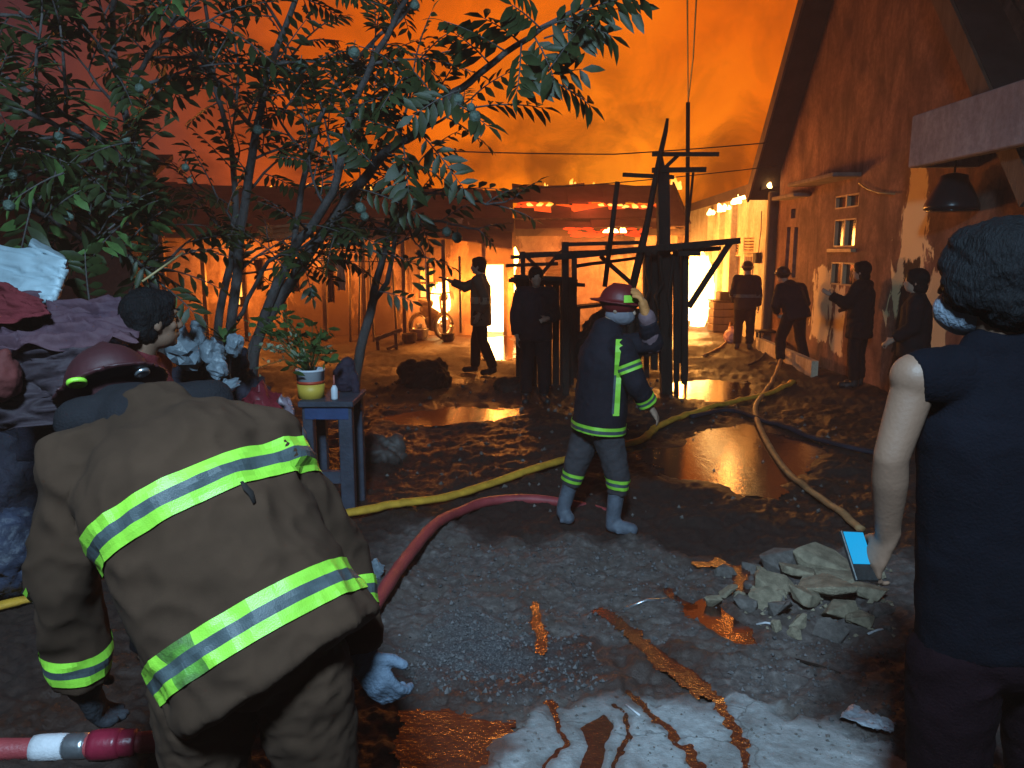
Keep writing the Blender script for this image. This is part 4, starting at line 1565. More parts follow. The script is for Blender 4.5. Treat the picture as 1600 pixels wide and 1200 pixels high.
def pose(base, facing, s=1.0, **ov):
    """joints of a standing person; facing 0 = away from camera, 90 = to the right of the photo"""
    a = R(facing)
    f = V((math.sin(a), math.cos(a), 0))
    r = V((math.cos(a), -math.sin(a), 0))
    L = dict(head=(0, .03, 1.575), neck=(0, 0, 1.40), pelvis=(0, 0, .93), shL=(-.185, 0, 1.37), shR=(.185, 0, 1.37),
             elL=(-.235, -.02, 1.09), elR=(.235, -.02, 1.09), wrL=(-.24, .07, .85), wrR=(.24, .07, .85),
             hipL=(-.09, 0, .90), hipR=(.09, 0, .90), knL=(-.11, .02, .49), knR=(.11, .02, .49),
             anL=(-.115, -.02, .08), anR=(.115, -.02, .08), toL=(-.14, .15, .035), toR=(.14, .15, .035))
    face = ov.pop('face', (0, 1, 0))
    hup = ov.pop('hup', (0, 0, 1))
    L.update(ov)
    J = {k: V(base) + (r * v[0] + f * v[1] + V((0, 0, v[2]))) * s for k, v in L.items()}
    J['face'] = (r * face[0] + f * face[1] + V((0, 0, face[2]))).normalized()
    J['hup'] = (r * hup[0] + f * hup[1] + V((0, 0, hup[2]))).normalized()
    return J


def hand_shapes(mb, wr, d, pn, s=1.0, thumb=1, curl=.5, grow=0.0):
    d = V(d).normalized()
    pn = V(pn)
    pn = (pn - d * pn.dot(d)).normalized()
    sd = d.cross(pn).normalized() * thumb
    mb.limb(wr - d * .02 * s, wr + d * .075 * s, (.030 + grow) * s, (.038 + grow) * s, sd, (.022 + grow) * s, (.017 + grow) * s)
    for i, (off, ln) in enumerate(((.028, .070), (.0095, .080), (-.0095, .075), (-.028, .058))):
        b0 = wr + d * .085 * s + sd * off * s
        dirn = d + sd * off * 3.2
        rr = (.0092 + grow * .6) * s
        c1 = curl * (.55 + .18 * i)
        for kk, fr in enumerate((.45, .32, .28)):
            aa = c1 * (kk + .4)
            dv = (dirn * math.cos(aa) + pn * math.sin(aa)).normalized()
            b1 = b0 + dv * ln * fr * s
            mb.limb(b0, b1, rr, rr * .92, n=10)
            b0, rr = b1, rr * .92
    t0 = wr + d * .022 * s + sd * .026 * s
    t1 = t0 + (d * .6 + sd * .75 + pn * .25).normalized() * .042 * s
    t2 = t1 + (d * .9 + sd * .35 + pn * .35).normalized() * .032 * s
    mb.limb(t0, t1, (.014 + grow) * s, (.011 + grow * .6) * s, n=10)
    mb.limb(t1, t2, (.011 + grow * .6) * s, (.009 + grow * .6) * s, n=10)


def head_mat(J):
    up = J['hup']
    f = (J['face'] - up * J['face'].dot(up)).normalized()
    sd = f.cross(up).normalized()
    return Matrix((sd, f, up)).transposed(), sd, f, up


def body_mesh(J, t, s, voxel, mat, hands=('L', 'R'), hand_kw=None, hgrow=0.0):
    mb = MB()
    Rm, sd, f, up = head_mat(J)
    hc = J['head']
    mb.ell(hc + up * .012 * s, (.076 * s, .096 * s, .104 * s), Rm)
    mb.ell(hc + f * .030 * s - up * .062 * s, (.056 * s, .066 * s, .060 * s), Rm)
    mb.ell(hc + f * .074 * s - up * .096 * s, (.024 * s, .022 * s, .020 * s), Rm)          # chin
    mb.limb(hc + f * .092 * s + up * .012 * s, hc + f * .112 * s - up * .030 * s, .010 * s, .015 * s, n=10)   # nose
    mb.ell(hc + f * .084 * s + up * .032 * s, (.050 * s, .016 * s, .011 * s), Rm)          # brow
    mb.ell(hc + f * .096 * s - up * .060 * s, (.026 * s, .012 * s, .007 * s), Rm)          # lips
    mb.ell(hc + f * .095 * s - up * .070 * s, (.022 * s, .012 * s, .007 * s), Rm)
    for k in (-1, 1):
        mb.ell(hc + sd * .078 * s * k - f * .004 * s - up * .012 * s, (.010 * s, .019 * s, .032 * s), Rm)   # ears
        mb.ell(hc + sd * .040 * s * k + f * .066 * s - up * .025 * s, (.022 * s, .02 * s, .02 * s), Rm)     # cheeks
    mb.limb(J['neck'] - up * .02 * s, hc - up * .05 * s - f * .015 * s, .058 * s, .053 * s)
    sax = (J['shR'] - J['shL']).normalized()
    ch = J['neck'].lerp(J['pelvis'], .32)
    mb.limb(J['pelvis'], ch, .13 * s, .15 * s, sax, .095 * s, .10 * s)
    mb.limb(ch, J['neck'], .15 * s, .07 * s, sax, .10 * s, .06 * s)
    mb.limb(J['shL'], J['shR'], .058 * s, .058 * s)
    hand_kw = hand_kw or {}
    for q in 'LR':
        mb.limb(J['sh' + q], J['el' + q], .049 * s, .039 * s)
        mid = J['el' + q].lerp(J['wr' + q], .28)
        mb.limb(J['el' + q], mid, .038 * s, .041 * s)
        mb.limb(mid, J['wr' + q], .041 * s, .027 * s)
        mb.limb(J['hip' + q], J['kn' + q], .078 * s, .054 * s)
        mb.limb(J['kn' + q], J['an' + q], .054 * s, .038 * s)
        mb.limb(J['an' + q], J['to' + q], .036 * s, .030 * s)
        if q in hands:
            kw = dict(d=J['wr' + q] - J['el' + q], pn=(J['pelvis'] - J['wr' + q]), thumb=1 if q == 'R' else -1, curl=.5)
            kw.update(hand_kw.get(q, {}))
            hand_shapes(mb, J['wr' + q], kw['d'], kw['pn'], s, kw['thumb'], kw['curl'], hgrow)
    return remesh('body', mb, voxel, mat, t, 2)


def jacket_mesh(J, t, s, voxel, mat, a=.20, b=.145, hem=.16, sleeve=1.0, wr=0.0, seed=0, name='jacket', collar=True, sleeves='LR', sl_end=1.0, smooth=3, hemk=1.05, wscale=7.0, flat_hem=False, yoke=0):
    mb = MB()
    ax = (J['neck'] - J['pelvis']).normalized()
    sax = (J['shR'] - J['shL']).normalized()
    hx = V((ax.x, 0, ax.z)) if flat_hem else ax
    p0 = J['pelvis'] - hx * hem * s
    ch = J['neck'].lerp(J['pelvis'], .30)
    mb.limb(p0, ch, a * hemk * s, a * s, sax, b * hemk * s, b * s, flat0=True, n=28)
    mb.limb(ch, J['neck'] - ax * .02 * s, a * s, a * .55 * s, sax, b * s, b * .62 * s, n=28)
    mb.limb(J['shL'].lerp(J['shR'], .06), J['shL'].lerp(J['shR'], .94), .082 * s * sleeve, .082 * s * sleeve)
    if yoke:
        mb.limb(J['shL'], J['neck'] - ax * .05 * s, yoke, yoke)
        mb.limb(J['shR'], J['neck'] - ax * .05 * s, yoke, yoke)
    if collar:
        mb.limb(J['neck'] - ax * .03 * s, J['neck'] + ax * .05 * s, .085 * s, .078 * s, flat1=True)
    for q in sleeves:
        mb.limb(J['sh' + q], J['el' + q], .080 * s * sleeve, .068 * s * sleeve)
        e = J['el' + q].lerp(J['wr' + q], sl_end)
        mb.limb(J['el' + q], e, .068 * s * sleeve, .056 * s * sleeve, flat1=True)
    return remesh(name, mb, voxel, mat, t, smooth, wr, wscale, seed=seed)


def trouser_mesh(J, t, s, voxel, mat, k=1.0, end=.95, wr=0.0, seed=0, smooth=3):
    mb = MB()
    sax = (J['shR'] - J['shL']).normalized()
    ax = (J['neck'] - J['pelvis']).normalized()
    mb.limb(J['pelvis'] - ax * .02 * s, J['pelvis'] + ax * .10 * s, .155 * s * k, .15 * s * k, sax, .125 * s * k, .12 * s * k)
    for q in 'LR':
        mb.limb(J['hip' + q], J['kn' + q], .105 * s * k, .078 * s * k)
        e = J['kn' + q].lerp(J['an' + q], end)
        mb.limb(J['kn' + q], e, .078 * s * k, .068 * s * k, flat1=True)
    return remesh('trousers', mb, voxel, mat, t, smooth, wr, 8, seed=seed)


def boots(J, t, s, voxel, mat, top=.28):
    for q in 'LR':
        mb = MB()
        an, to = J['an' + q], J['to' + q]
        up = (J['kn' + q] - an).normalized()
        mb.limb(an, an + up * top * s, .050 * s, .062 * s, flat1=True)
        mb.limb(an - V((0, 0, .028 * s)), to, .050 * s, .046 * s)
        f = (to - an)
        f.z = 0
        f.normalize()
        mb.box((an + to) / 2 + V((0, 0, -.018 * s - (an.z + to.z) / 2 + min(an.z, to.z))), (.09 * s, .09 * s, .03 * s))
        remesh('boot', mb, voxel, mat, t, 2)


def helmet(J, t, s, mat, brim=.05, voxel=.008):
    Rm, sd, f, up = head_mat(J)
    hc = J['head'] + up * .035 * s
    prof = []
    mb = MB()
    mb.ell(hc + up * .01 * s, (.108 * s, .130 * s, .110 * s), Rm, 24, 14)
    mb.ell(hc - up * .005 * s - f * .02 * s, ((.125 + brim * .6) * s, (.150 + brim) * s, .016 * s), Rm, 24, 8)
    mb.limb(hc + up * .108 * s - f * .05 * s, hc + up * .110 * s + f * .06 * s, .013 * s, .012 * s)
    return remesh('helmet', mb, voxel, mat, t, 2)


def hair_mesh(J, t, s, mat, voxel=.008, puff=1.0, wr=.006, low=0.0, shaggy=False):
    Rm, sd, f, up = head_mat(J)
    hc = J['head']
    mb = MB()
    mb.ell(hc + up * .030 * s - f * .016 * s, (.088 * s * puff, .104 * s * puff, .100 * s * puff), Rm)
    mb.ell(hc - up * (.030 + low) * s - f * .040 * s, (.076 * s * puff, .070 * s * puff, .070 * s * puff), Rm)
    mb.ell(hc + up * .075 * s + f * .045 * s, (.07 * s * puff, .05 * s * puff, .042 * s * puff), Rm)
    if shaggy:
        for k in (-1, 1):
            mb.ell(hc + sd * .058 * k * s - up * .012 * s + f * .012 * s, (.042 * s, .075 * s, .066 * s), Rm)
        mb.ell(hc + up * .035 * s + f * .068 * s, (.078 * s, .046 * s, .052 * s), Rm)
    return remesh('hair', mb, voxel, mat, t, 2, wr, 26)


def bvh_of(o):
    me = o.data
    off = LOC[o.parent.name] if o.parent else LOC[o.name]
    return BVHTree.FromPolygons([v.co + off for v in me.vertices], [tuple(p.vertices) for p in me.polygons])


def band(name, target, c, ax, ref, offs, mat, a0=0, a1=360, lift=.006, n=72, parent=None, slant=0.0, rmax=.6):
    """a strip of tape that follows the cloth of TARGET round the axis; offs = (low, high) along the axis"""
    tree = bvh_of(target)
    ax = V(ax).normalized()
    ref = V(ref)
    ref = (ref - ax * ref.dot(ax)).normalized()
    bi = ax.cross(ref)
    m = 3
    grid = []
    full = abs(a1 - a0 - 360) < 1e-3
    for i in range(n + (0 if full else 1)):
        th = R(a0 + (a1 - a0) * i / n)
        d = ref * math.cos(th) + bi * math.sin(th)
        row = []
        for j in range(m):
            o = V(c) + ax * (offs[0] + (offs[1] - offs[0]) * j / (m - 1) + slant * math.cos(th))
            hit = tree.ray_cast(o, d, rmax)
            row.append(hit[0] + d * lift if hit[0] is not None else None)
        grid.append(row)
    mb = MB()
    k = len(grid)
    for i in range(k if full else k - 1):
        A, B = grid[i], grid[(i + 1) % k]
        for j in range(m - 1):
            q = [A[j], B[j], B[j + 1], A[j + 1]]
            if any(v is None for v in q):
                continue
            if max((q[a] - q[b2]).length for a, b2 in ((0, 1), (2, 3))) > .12:
                continue
            mb.add(q, [(0, 1, 2, 3)], True)
    if not mb.f:
        return None
    return mb.build(name, mat, parent or target)


def triple(target, c, ax, ref, w, lift=.006, a0=0, a1=360, slant=0.0, mats=('lime', 'silver', 'lime'), n=72, name='reflective_band', rmax=.6):
    for k, mname in enumerate(mats):
        lo = -w / 2 + w * k / 3
        band(name, target, c, ax, ref, (lo, lo + w / 3), MT[mname], a0, a1, lift, n, None, slant, rmax)


def person(label, J, group=None):
    return thing('person', label, 'person', (J['pelvis'].x, J['pelvis'].y, 0), group)


# --- 1: the firefighter bending down in front, seen from behind
Jf = dict(
    head=P(178, 628, 2.06), neck=P(236, 662, 1.87), pelvis=P(396, 985, 1.66), shL=P(130, 735, 1.80), shR=P(415, 705, 1.90),
    elL=P(102, 905, 1.76), elR=P(528, 868, 2.0), wrL=P(132, 1070, 1.82), wrR=P(566, 1030, 1.86),
    hipL=P(322, 1060, 1.66), hipR=P(470, 1050, 1.70), knL=P(325, 1250, 1.72), knR=P(502, 1230, 1.74))
for q in 'LR':
    k = Jf['kn' + q]
    gzz = gz(k.x, 1.62)
    Jf['an' + q] = V((k.x + (-.03 if q == 'L' else .03), 1.64, gzz + .08))
    Jf['to' + q] = V((k.x + (-.07 if q == 'L' else .04), 1.80, gzz + .035))
Jf['face'] = V((-.55, .72, -.42)).normalized()
Jf['hup'] = V((-.35, .35, .87)).normalized()
ff = person('large firefighter in brown turnout gear bending down, back turned, lime bands across the coat', Jf)
body_mesh(Jf, ff, 1.0, .009, MT['skin'], hands=())
jk = jacket_mesh(Jf, ff, 1.0, .0095, MT['turnout'], a=.236, b=.185, hem=.13, yoke=.105, sleeve=1.14, wr=.022, seed=3, sl_end=.93, wscale=5.0, flat_hem=True)
trouser_mesh(Jf, ff, 1.0, .010, MT['turnout'], k=1.16, end=.97, wr=.014, seed=5)
boots(Jf, ff, 1.05, .012, MT['boot_black'])
for q, kw in (('L', dict(curl=.8, thumb=-1)), ('R', dict(curl=1.35, thumb=1))):
    mb = MB()
    hand_shapes(mb, Jf['wr' + q], (Jf['wr' + q] - Jf['el' + q]) * .8 + (V((.10, .02, 0)) if q == 'R' else V((.03, .05, 0))), V((0, 1, 0.2)) if q == 'R' else V((1, .3, 0)), 1.08, kw['thumb'], kw['curl'], .007)
    mb.limb(Jf['wr' + q].lerp(Jf['el' + q], .22), Jf['wr' + q], .052, .044)
    remesh('glove', mb, .006, MT['glove' if q == 'R' else 'glove_dark'], ff, 2)
ax = (Jf['neck'] - Jf['pelvis']).normalized()
sax = (Jf['shR'] - Jf['shL']).normalized()
L_ = (Jf['neck'] - Jf['pelvis']).length
triple(jk, Jf['pelvis'] + ax * L_ * .56, ax, -V((0, 1, 0)), .085, .005, a0=-130, a1=130)
triple(jk, Jf['pelvis'] + ax * L_ * .0, ax, -V((0, 1, 0)), .088, .005, a0=-130, a1=-34)
triple(jk, Jf['pelvis'] + ax * L_ * .0, ax, -V((0, 1, 0)), .088, .005, a0=-34, a1=-8, mats=('lime_worn', 'silver', 'lime_worn'))
triple(jk, Jf['pelvis'] + ax * L_ * .0, ax, -V((0, 1, 0)), .088, .005, a0=-8, a1=130)
for q in 'LR':
    axs = (Jf['wr' + q] - Jf['el' + q]).normalized()
    triple(jk, Jf['el' + q].lerp(Jf['wr' + q], .72 if q == 'L' else .42), axs, -V((0, 1, 0)), .075, .004, n=40, rmax=.125)
tj = bvh_of(jk)


def cloth_mark(name, pxs, w, mat):
    pts = [tj.ray_cast(V((0, 0, CAM_H)), ray(*p_).normalized(), 6) for p_ in pxs]
    pts = [(h_[0] - ray(*p_).normalized() * .003) for h_, p_ in zip(pts, pxs) if h_[0] is not None]
    if len(pts) > 2:
        MB().tube(pts, [w * (.3 + .7 * math.sin(math.pi * (k + .5) / len(pts))) for k in range(len(pts))], 6, flat=.4).build(name, mat, jk)


MT['seam'] = M('dark_seam_thread', (.012, .008, .007), .9, .3, 6, 0)
cloth_mark('torn_patch', [(378, 752), (384, 762), (392, 770), (398, 786)], .010, MT['seam'])
hl = helmet(Jf, ff, 1.04, MT['helmet_red'], .03, .009)
Rm, sd, f_, up_ = head_mat(Jf)
hb_ = bvh_of(hl)
for nm, pp_, mt_, rad in (('badge', (221, 580), 'chrome', .020), ('reflective_patch', (120, 596), 'lime', .024)):
    dirw = -ray(*pp_).normalized()
    hit = hb_.ray_cast(V((0, 0, CAM_H)), -dirw, 5)
    if hit[0] is not None:
        q_ = hit[1].to_track_quat('Z', 'Y').to_matrix()
        MB().lathe(hit[0], [(rad, 0), (rad, .008), (rad * .7, .012), (rad * .6, .007)], 16, q_).build(nm, MT[mt_], hl)
# dark neck flap hanging from the helmet
mb = MB()
mb.limb(Jf['head'] - up_ * .05 - f_ * .03, Jf['neck'] + V((-.01, -.01, .01)), .095, .105, sd, .09, .09)
mb.limb(Jf['neck'] + V((-.09, 0, .0)), Jf['neck'] + V((.12, .08, .035)), .075, .06)
mb.limb(P(128, 660, 1.86), P(330, 622, 1.98), .062, .05)
remesh('neck_flap', mb, .01, MT['dark_collar'], ff, 3, .006)

# --- 2: the firefighter walking past in the middle, hand at the helmet
Yw = 4.95
Jw = dict(head=P(966, 484, Yw), neck=P(948, 520, Yw), pelvis=P(936, 664, Yw), shR=P(972, 550, Yw - .16), shL=P(935, 546, Yw + .17),
          elR=P(992, 602, Yw - .20), wrR=P(1016, 640, Yw - .14), elL=P(1019, 540, Yw - .02), wrL=P(1010, 500, Yw - .12),
          hipR=P(948, 678, Yw - .07), hipL=P(918, 678, Yw + .08), knR=P(966, 752, Yw - .08), knL=P(896, 742, Yw + .10),
          anR=P(957, 824, Yw - .08), anL=P(880, 800, Yw + .1), toR=P(986, 838, Yw - .14), toL=P(888, 818, Yw + .06))
gR = gz(Jw['anR'].x, Jw['anR'].y)
dz = gR + .075 - Jw['anR'].z
for k in Jw:
    Jw[k] = Jw[k] + V((0, 0, dz * 0.5))
for q, hh in (('R', 0), ('L', .02)):
    g0 = gz(Jw['an' + q].x, Jw['an' + q].y)
    Jw['an' + q].z = g0 + .08 + hh
    Jw['to' + q].z = g0 + .045 + (0 if q == 'R' else .0)
Jw['face'] = V((.92, -.30, -.18)).normalized()
Jw['hup'] = V((.12, 0, 1)).normalized()
fw = person('firefighter in dark jacket with lime bands walking through the yard, hand raised to red helmet', Jw)
body_mesh(Jw, fw, .97, .009, MT['skin'], hand_kw={'R': dict(curl=.4), 'L': dict(curl=.5, pn=V((-1, 0, 0)), d=V((-.15, 0, 1)))})
jw = jacket_mesh(Jw, fw, .97, .010, MT['turnout_dark'], a=.205, b=.165, hem=.055, sleeve=1.05, wr=.009, seed=8, sl_end=.88)
trw = trouser_mesh(Jw, fw, .97, .010, MT['trouser_grey'], k=1.0, end=.35, wr=.010, seed=9)
boots(Jw, fw, .97, .010, MT['boot'], .30)
ax = (Jw['neck'] - Jw['pelvis']).normalized()
triple(jw, Jw['pelvis'] - ax * .025, ax, V((0, -1, 0)), .065, .005)
axs = (Jw['elR'] - Jw['shR']).normalized()
triple(jw, Jw['shR'].lerp(Jw['elR'], .55), axs, V((0, -1, 0)), .055, .004, n=40, rmax=.115)
axs = (Jw['wrR'] - Jw['elR']).normalized()
triple(jw, Jw['elR'].lerp(Jw['wrR'], .70), axs, V((0, -1, 0)), .055, .004, n=40, rmax=.115)
for q in 'LR':
    axs = (Jw['anR' if q == 'R' else 'anL'] - Jw['kn' + q]).normalized()
    triple(trw, Jw['kn' + q] + axs * .03, axs, V((0, -1, 0)), .065, .004, n=40, rmax=.12)
# vertical tape down the front of the jacket
jt = bvh_of(jw)


def vstrip(name, tree, pxs, Y0, w, mat, parent):
    pts = []
    for (px, py) in pxs:
        o = V((0, 0, CAM_H))
        d = ray(px, py).normalized()
        hit = tree.ray_cast(o, d)
        if hit[0] is not None:
            pts.append(hit[0] - d * .006)
    mb = MB()
    for a, b2 in zip(pts[:-1], pts[1:]):
        if (a - b2).length < .2:
            s_ = V((w / 2, 0, 0))
            mb.add([a - s_, a + s_, b2 + s_, b2 - s_], [(0, 1, 2, 3)], True)
    if mb.f:
        mb.build(name, mat, parent)


vstrip('reflective_band', jt, [(968 - 6 * k / 12, 530 + k * 10) for k in range(13)], Yw, .045, MT['lime'], jw)
vstrip('reflective_band', jt, [(962 - 6 * k / 12, 575 + k * 8) for k in range(10)], Yw, .014, MT['silver'], jw)
hw = helmet(Jw, fw, .97, M('bright_red_helmet', (0.13, 0.012, 0.012), .5, .25, 5, .05, 60, .4), .035, .009)
ht = bvh_of(hw)
Rm, sd, f_, up_ = head_mat(Jw)
mb = MB()
for th in range(-28, 29, 7):
    a_ = R(th)
    dv = (V((.55, -.83, 0)) * math.cos(a_) + V((.83, .55, 0)) * math.sin(a_))
    row = []
    for zz in (.035, .080):
        hit = ht.ray_cast(Jw['head'] + up_ * zz, dv, .4)
        if hit[0] is not None:
            row.append(hit[0] + dv * .007)
    mb.v.extend(tuple(v) for v in row)
n_ = len(mb.v) // 2
for i in range(n_ - 1):
    mb.f.append((2 * i, 2 * i + 2, 2 * i + 3, 2 * i + 1))
    mb.sm.append(True)
mb.build('reflective_patch', MT['lime'], hw)
mb = MB()
mb.ell(Jw['head'] + f_ * .020 - up_ * .055, (.078, .098, .062), Rm)
remesh('face_cloth', mb, .008, M('pale_cloth', (.15, .14, .16), .8, .2, 6, .3), fw, 2, .003)
mb = MB()
hand_shapes(mb, Jw['wrL'], V((-.30, -.05, 1)), V((-1, .2, 0)), 1.2, -1, .5, .008)
remesh('glove', mb, .007, MT['glove_orange'], fw, 2)
mb = MB()
mb.limb(Jw['elL'].lerp(Jw['wrL'], -.05), Jw['wrL'], .066, .052)
remesh('sleeve_lining', mb, .009, M('faded_pink_cloth', (.17, .10, .11), .85, .3, 5, .3), fw, 2, .005)

# --- 3: the young man in black on the right, very close, seen from behind
Ym = 1.72
Jm = dict(head=P(1556, 436, Ym), neck=P(1572, 536, Ym), pelvis=P(1560, 985, Ym), shL=P(1432, 590, Ym), shR=P(1722, 585, Ym),
          elL=P(1392, 715, Ym - .01), elR=P(1760, 800, Ym), wrL=P(1386, 838, Ym + .05), wrR=P(1770, 960, Ym + .1),
          hipL=P(1492, 1030, Ym), hipR=P(1632, 1030, Ym), knL=P(1474, 1290, Ym + .02), knR=P(1640, 1290, Ym + .02))
for q in 'LR':
    k = Jm['kn' + q]
    g0 = gz(k.x, Ym)
    Jm['an' + q] = V((k.x, Ym - .03, g0 + .08))
    Jm['to' + q] = V((k.x + (-.03 if q == 'L' else .03), Ym + .14, g0 + .035))
Jm['face'] = V((-.55, .83, -.14)).normalized()
Jm['hup'] = V((0, 0, 1))
ym = person('young man in black sleeveless shirt seen close from behind, pale bare arm, black hair', Jm)
hdir = V((-.10, .10, -.40))
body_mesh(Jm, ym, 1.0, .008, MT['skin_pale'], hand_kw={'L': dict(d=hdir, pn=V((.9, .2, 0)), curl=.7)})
jm = jacket_mesh(Jm, ym, 1.0, .009, MT['navy_cloth'], a=.190, b=.125, hem=.03, sleeve=.80, wr=.006, seed=21, name='shirt', collar=False, sleeves='', hemk=1.0)
trouser_mesh(Jm, ym, 1.0, .010, MT['maroon_cloth'], k=1.02, end=.97, wr=.008, seed=22)
boots(Jm, ym, .95, .012, MT['boot_black'], .05)
for q, sx_ in (('L', .06), ('R', -.06)):
    mb = MB()
    mb.limb(Jm['sh' + q] + V((sx_ * 1.4, 0, .012)), Jm['sh' + q] - V((sx_ * .18, 0, .006)), .064, .0625, flat1=True)
    remesh('shirt_shoulder', mb, .009, MT['navy_cloth'], ym, 2, .003)
hair_mesh(Jm, ym, 1.0, MT['hair'], .007, 1.06, .007, .01, True)
Rm, sd, f_, up_ = head_mat(Jm)
mb = MB()
mb.ell(Jm['head'] + f_ * .056 - up_ * .072, (.066, .070, .058), Rm)
remesh('face_mask', mb, .006, MT['mask'], ym, 2, .003)
# the phone in his hand
hp = Jm['wrL'] + hdir.normalized() * .10
ph = thing('phone', 'dark phone with lit blue screen held in the lowered hand of the young man', 'phone', tuple(hp))
rot = Matrix.Rotation(R(10), 3, 'Z') @ Matrix.Rotation(R(52), 3, 'X') @ Matrix.Rotation(R(18), 3, 'Y')
pc = P(1344, 876, 1.78)
MB().box(pc + rot @ V((0, .012, 0)), (.078, .125, .010), rot).build('phone_body', MT['boot_black'], ph, .002)
scr = bpy.data.materials.new('lit_blue_screen')
scr.use_nodes = True
b = scr.node_tree.nodes['Principled BSDF']
b.inputs['Base Color'].default_value = (.01, .05, .08, 1)
b.inputs['Emission Color'].default_value = (0.0, .30, .62, 1)
b.inputs['Emission Strength'].default_value = 1.0
MB().box(pc + rot @ V((0, 0.03, .0062)), (.068, .080, .002), rot).build('screen', scr, ph)

# --- 4: the man pointing at the fire
Yp = 11.5
def shift(J, base_keys=('anL', 'anR')):
    zs = min(J[k].z for k in base_keys)
    return J


gp_ = G(752, 584)
Jp = pose((gp_.x, gp_.y, gz(gp_.x, gp_.y)), -78, 1.03,
          elR=(.02, .24, 1.26), wrR=(-.02, .47, 1.36), shR=(.17, .06, 1.36), elL=(-.2, -.12, 1.1), wrL=(-.2, -.02, .88),
          knL=(-.10, -.05, .49), anL=(-.12, -.22, .10), toL=(-.13, -.06, .035), knR=(.10, .10, .50), anR=(.10, .12, .08), toR=(.1, .28, .035))
mp_ = person('man in a cap silhouetted by the burning doorway, arm stretched out pointing left', Jp)
body_mesh(Jp, mp_, 1.03, .014, MT['skin'], hand_kw={'R': dict(curl=.2)})
jp = jacket_mesh(Jp, mp_, 1.03, .016, MT['khaki_cloth'], a=.185, b=.145, hem=.22, sleeve=1.0, wr=.010, seed=31, sl_end=.8)
axp = V((0, 0, 1))
band('reflective_band', jp, Jp['pelvis'] + V((0, 0, .16)), axp, V((0, -1, 0)), (-.05, .05), M('faded_band', (.30, .24, .16), .6, .2, 8, .2), lift=.006, n=40)
trouser_mesh(Jp, mp_, 1.03, .016, MT['black_cloth'], k=1.0, end=.98, wr=.010, seed=32)
boots(Jp, mp_, 1.0, .014, MT['boot_black'], .06)
hair_mesh(Jp, mp_, 1.03, MT['hair'], .012, 1.05, .005)

# --- 5..9: figures farther off
def figure(label, px, py, facing, s, helm, mats, tweak, seed, hands=('L', 'R'), bandm=None, jk_kw=None):
    g = G(px, py)
    J = pose((g.x, g.y, gz(g.x, g.y)), facing, s, **tweak)
    t = person(label, J)
    body_mesh(J, t, s, .016, MT['skin'], hands)
    kw = dict(a=.20, b=.15, hem=.14, sleeve=1.05, wr=.012, seed=seed, sl_end=.92)
    kw.update(jk_kw or {})
    j = jacket_mesh(J, t, s, .018, MT[mats[0]], **kw)
    trouser_mesh(J, t, s, .018, MT[mats[1]], k=1.08, end=.9, wr=.012, seed=seed + 1)
    boots(J, t, s, .016, MT['boot_black'], .2)
    if helm == 'helmet':
        helmet(J, t, s, MT['helmet_black'], .04, .012)
    elif helm == 'hair':
        hair_mesh(J, t, s, MT['hair'], .012, 1.08, .006, .04)
    if bandm:
        axv = (J['neck'] - J['pelvis']).normalized()
        band('reflective_band', j, J['pelvis'] + axv * .12, axv, V((0, -1, 0)), (-.03, .03), MT[bandm], lift=.006, n=40)
    return J, t


J5, t5 = figure('dark smoke-veiled person standing in front of the low charred stall', 836, 628, 175, .98, 'hair', ('turnout_dark', 'black_cloth'),
                dict(elL=(-.24, .05, 1.10), wrL=(-.12, .22, 1.08), elR=(.25, -.02, 1.1)), 41)
J6, t6 = figure('firefighter in a brimmed helmet standing straight beside the cream house', 1161, 546, 20, .97, 'helmet', ('turnout_dark', 'black_cloth'),
                dict(wrL=(-.20, .16, .92)), 43, bandm='silver')
J7, t7 = figure('firefighter leaning forward over the hose, legs apart, beside the scorched wall', 1234, 570, -25, .98, 'helmet', ('turnout_dark', 'black_cloth'),
                dict(head=(-.08, .20, 1.50), neck=(-.03, .10, 1.36), pelvis=(.02, -.05, .92), shL=(-.21, .10, 1.30), shR=(.19, .04, 1.30), elL=(-.28, .12, 1.02), wrL=(-.10, .26, .88),
                     elR=(.30, .02, 1.04), wrR=(.08, .22, .86), hipL=(-.1, -.04, .88), hipR=(.1, -.04, .88), knL=(-.19, .05, .48), knR=(.19, .0, .48), anL=(-.22, .0, .08), anR=(.25, -.1, .08),
                     toL=(-.26, .16, .035), toR=(.28, .06, .035)), 45, jk_kw=dict(a=.225))
J8, t8 = figure('stocky person in dark clothes facing the wall windows, one forearm raised', 1336, 606, -50, 1.0, 'hair', ('black_cloth', 'black_cloth'),
                dict(elL=(-.26, .12, 1.14), wrL=(-.24, .34, 1.26), elR=(.25, .02, 1.10), wrR=(.14, .2, 1.06)), 47, jk_kw=dict(a=.215, hem=.25, wr=.02))
J9, t9 = figure('shadowy person standing against the pale peeled patch of the gable wall', 1416, 668, -60, .99, 'hair', ('black_cloth', 'black_cloth'),
                dict(elL=(-.25, .0, 1.12), wrL=(-.2, .18, .98)), 49)

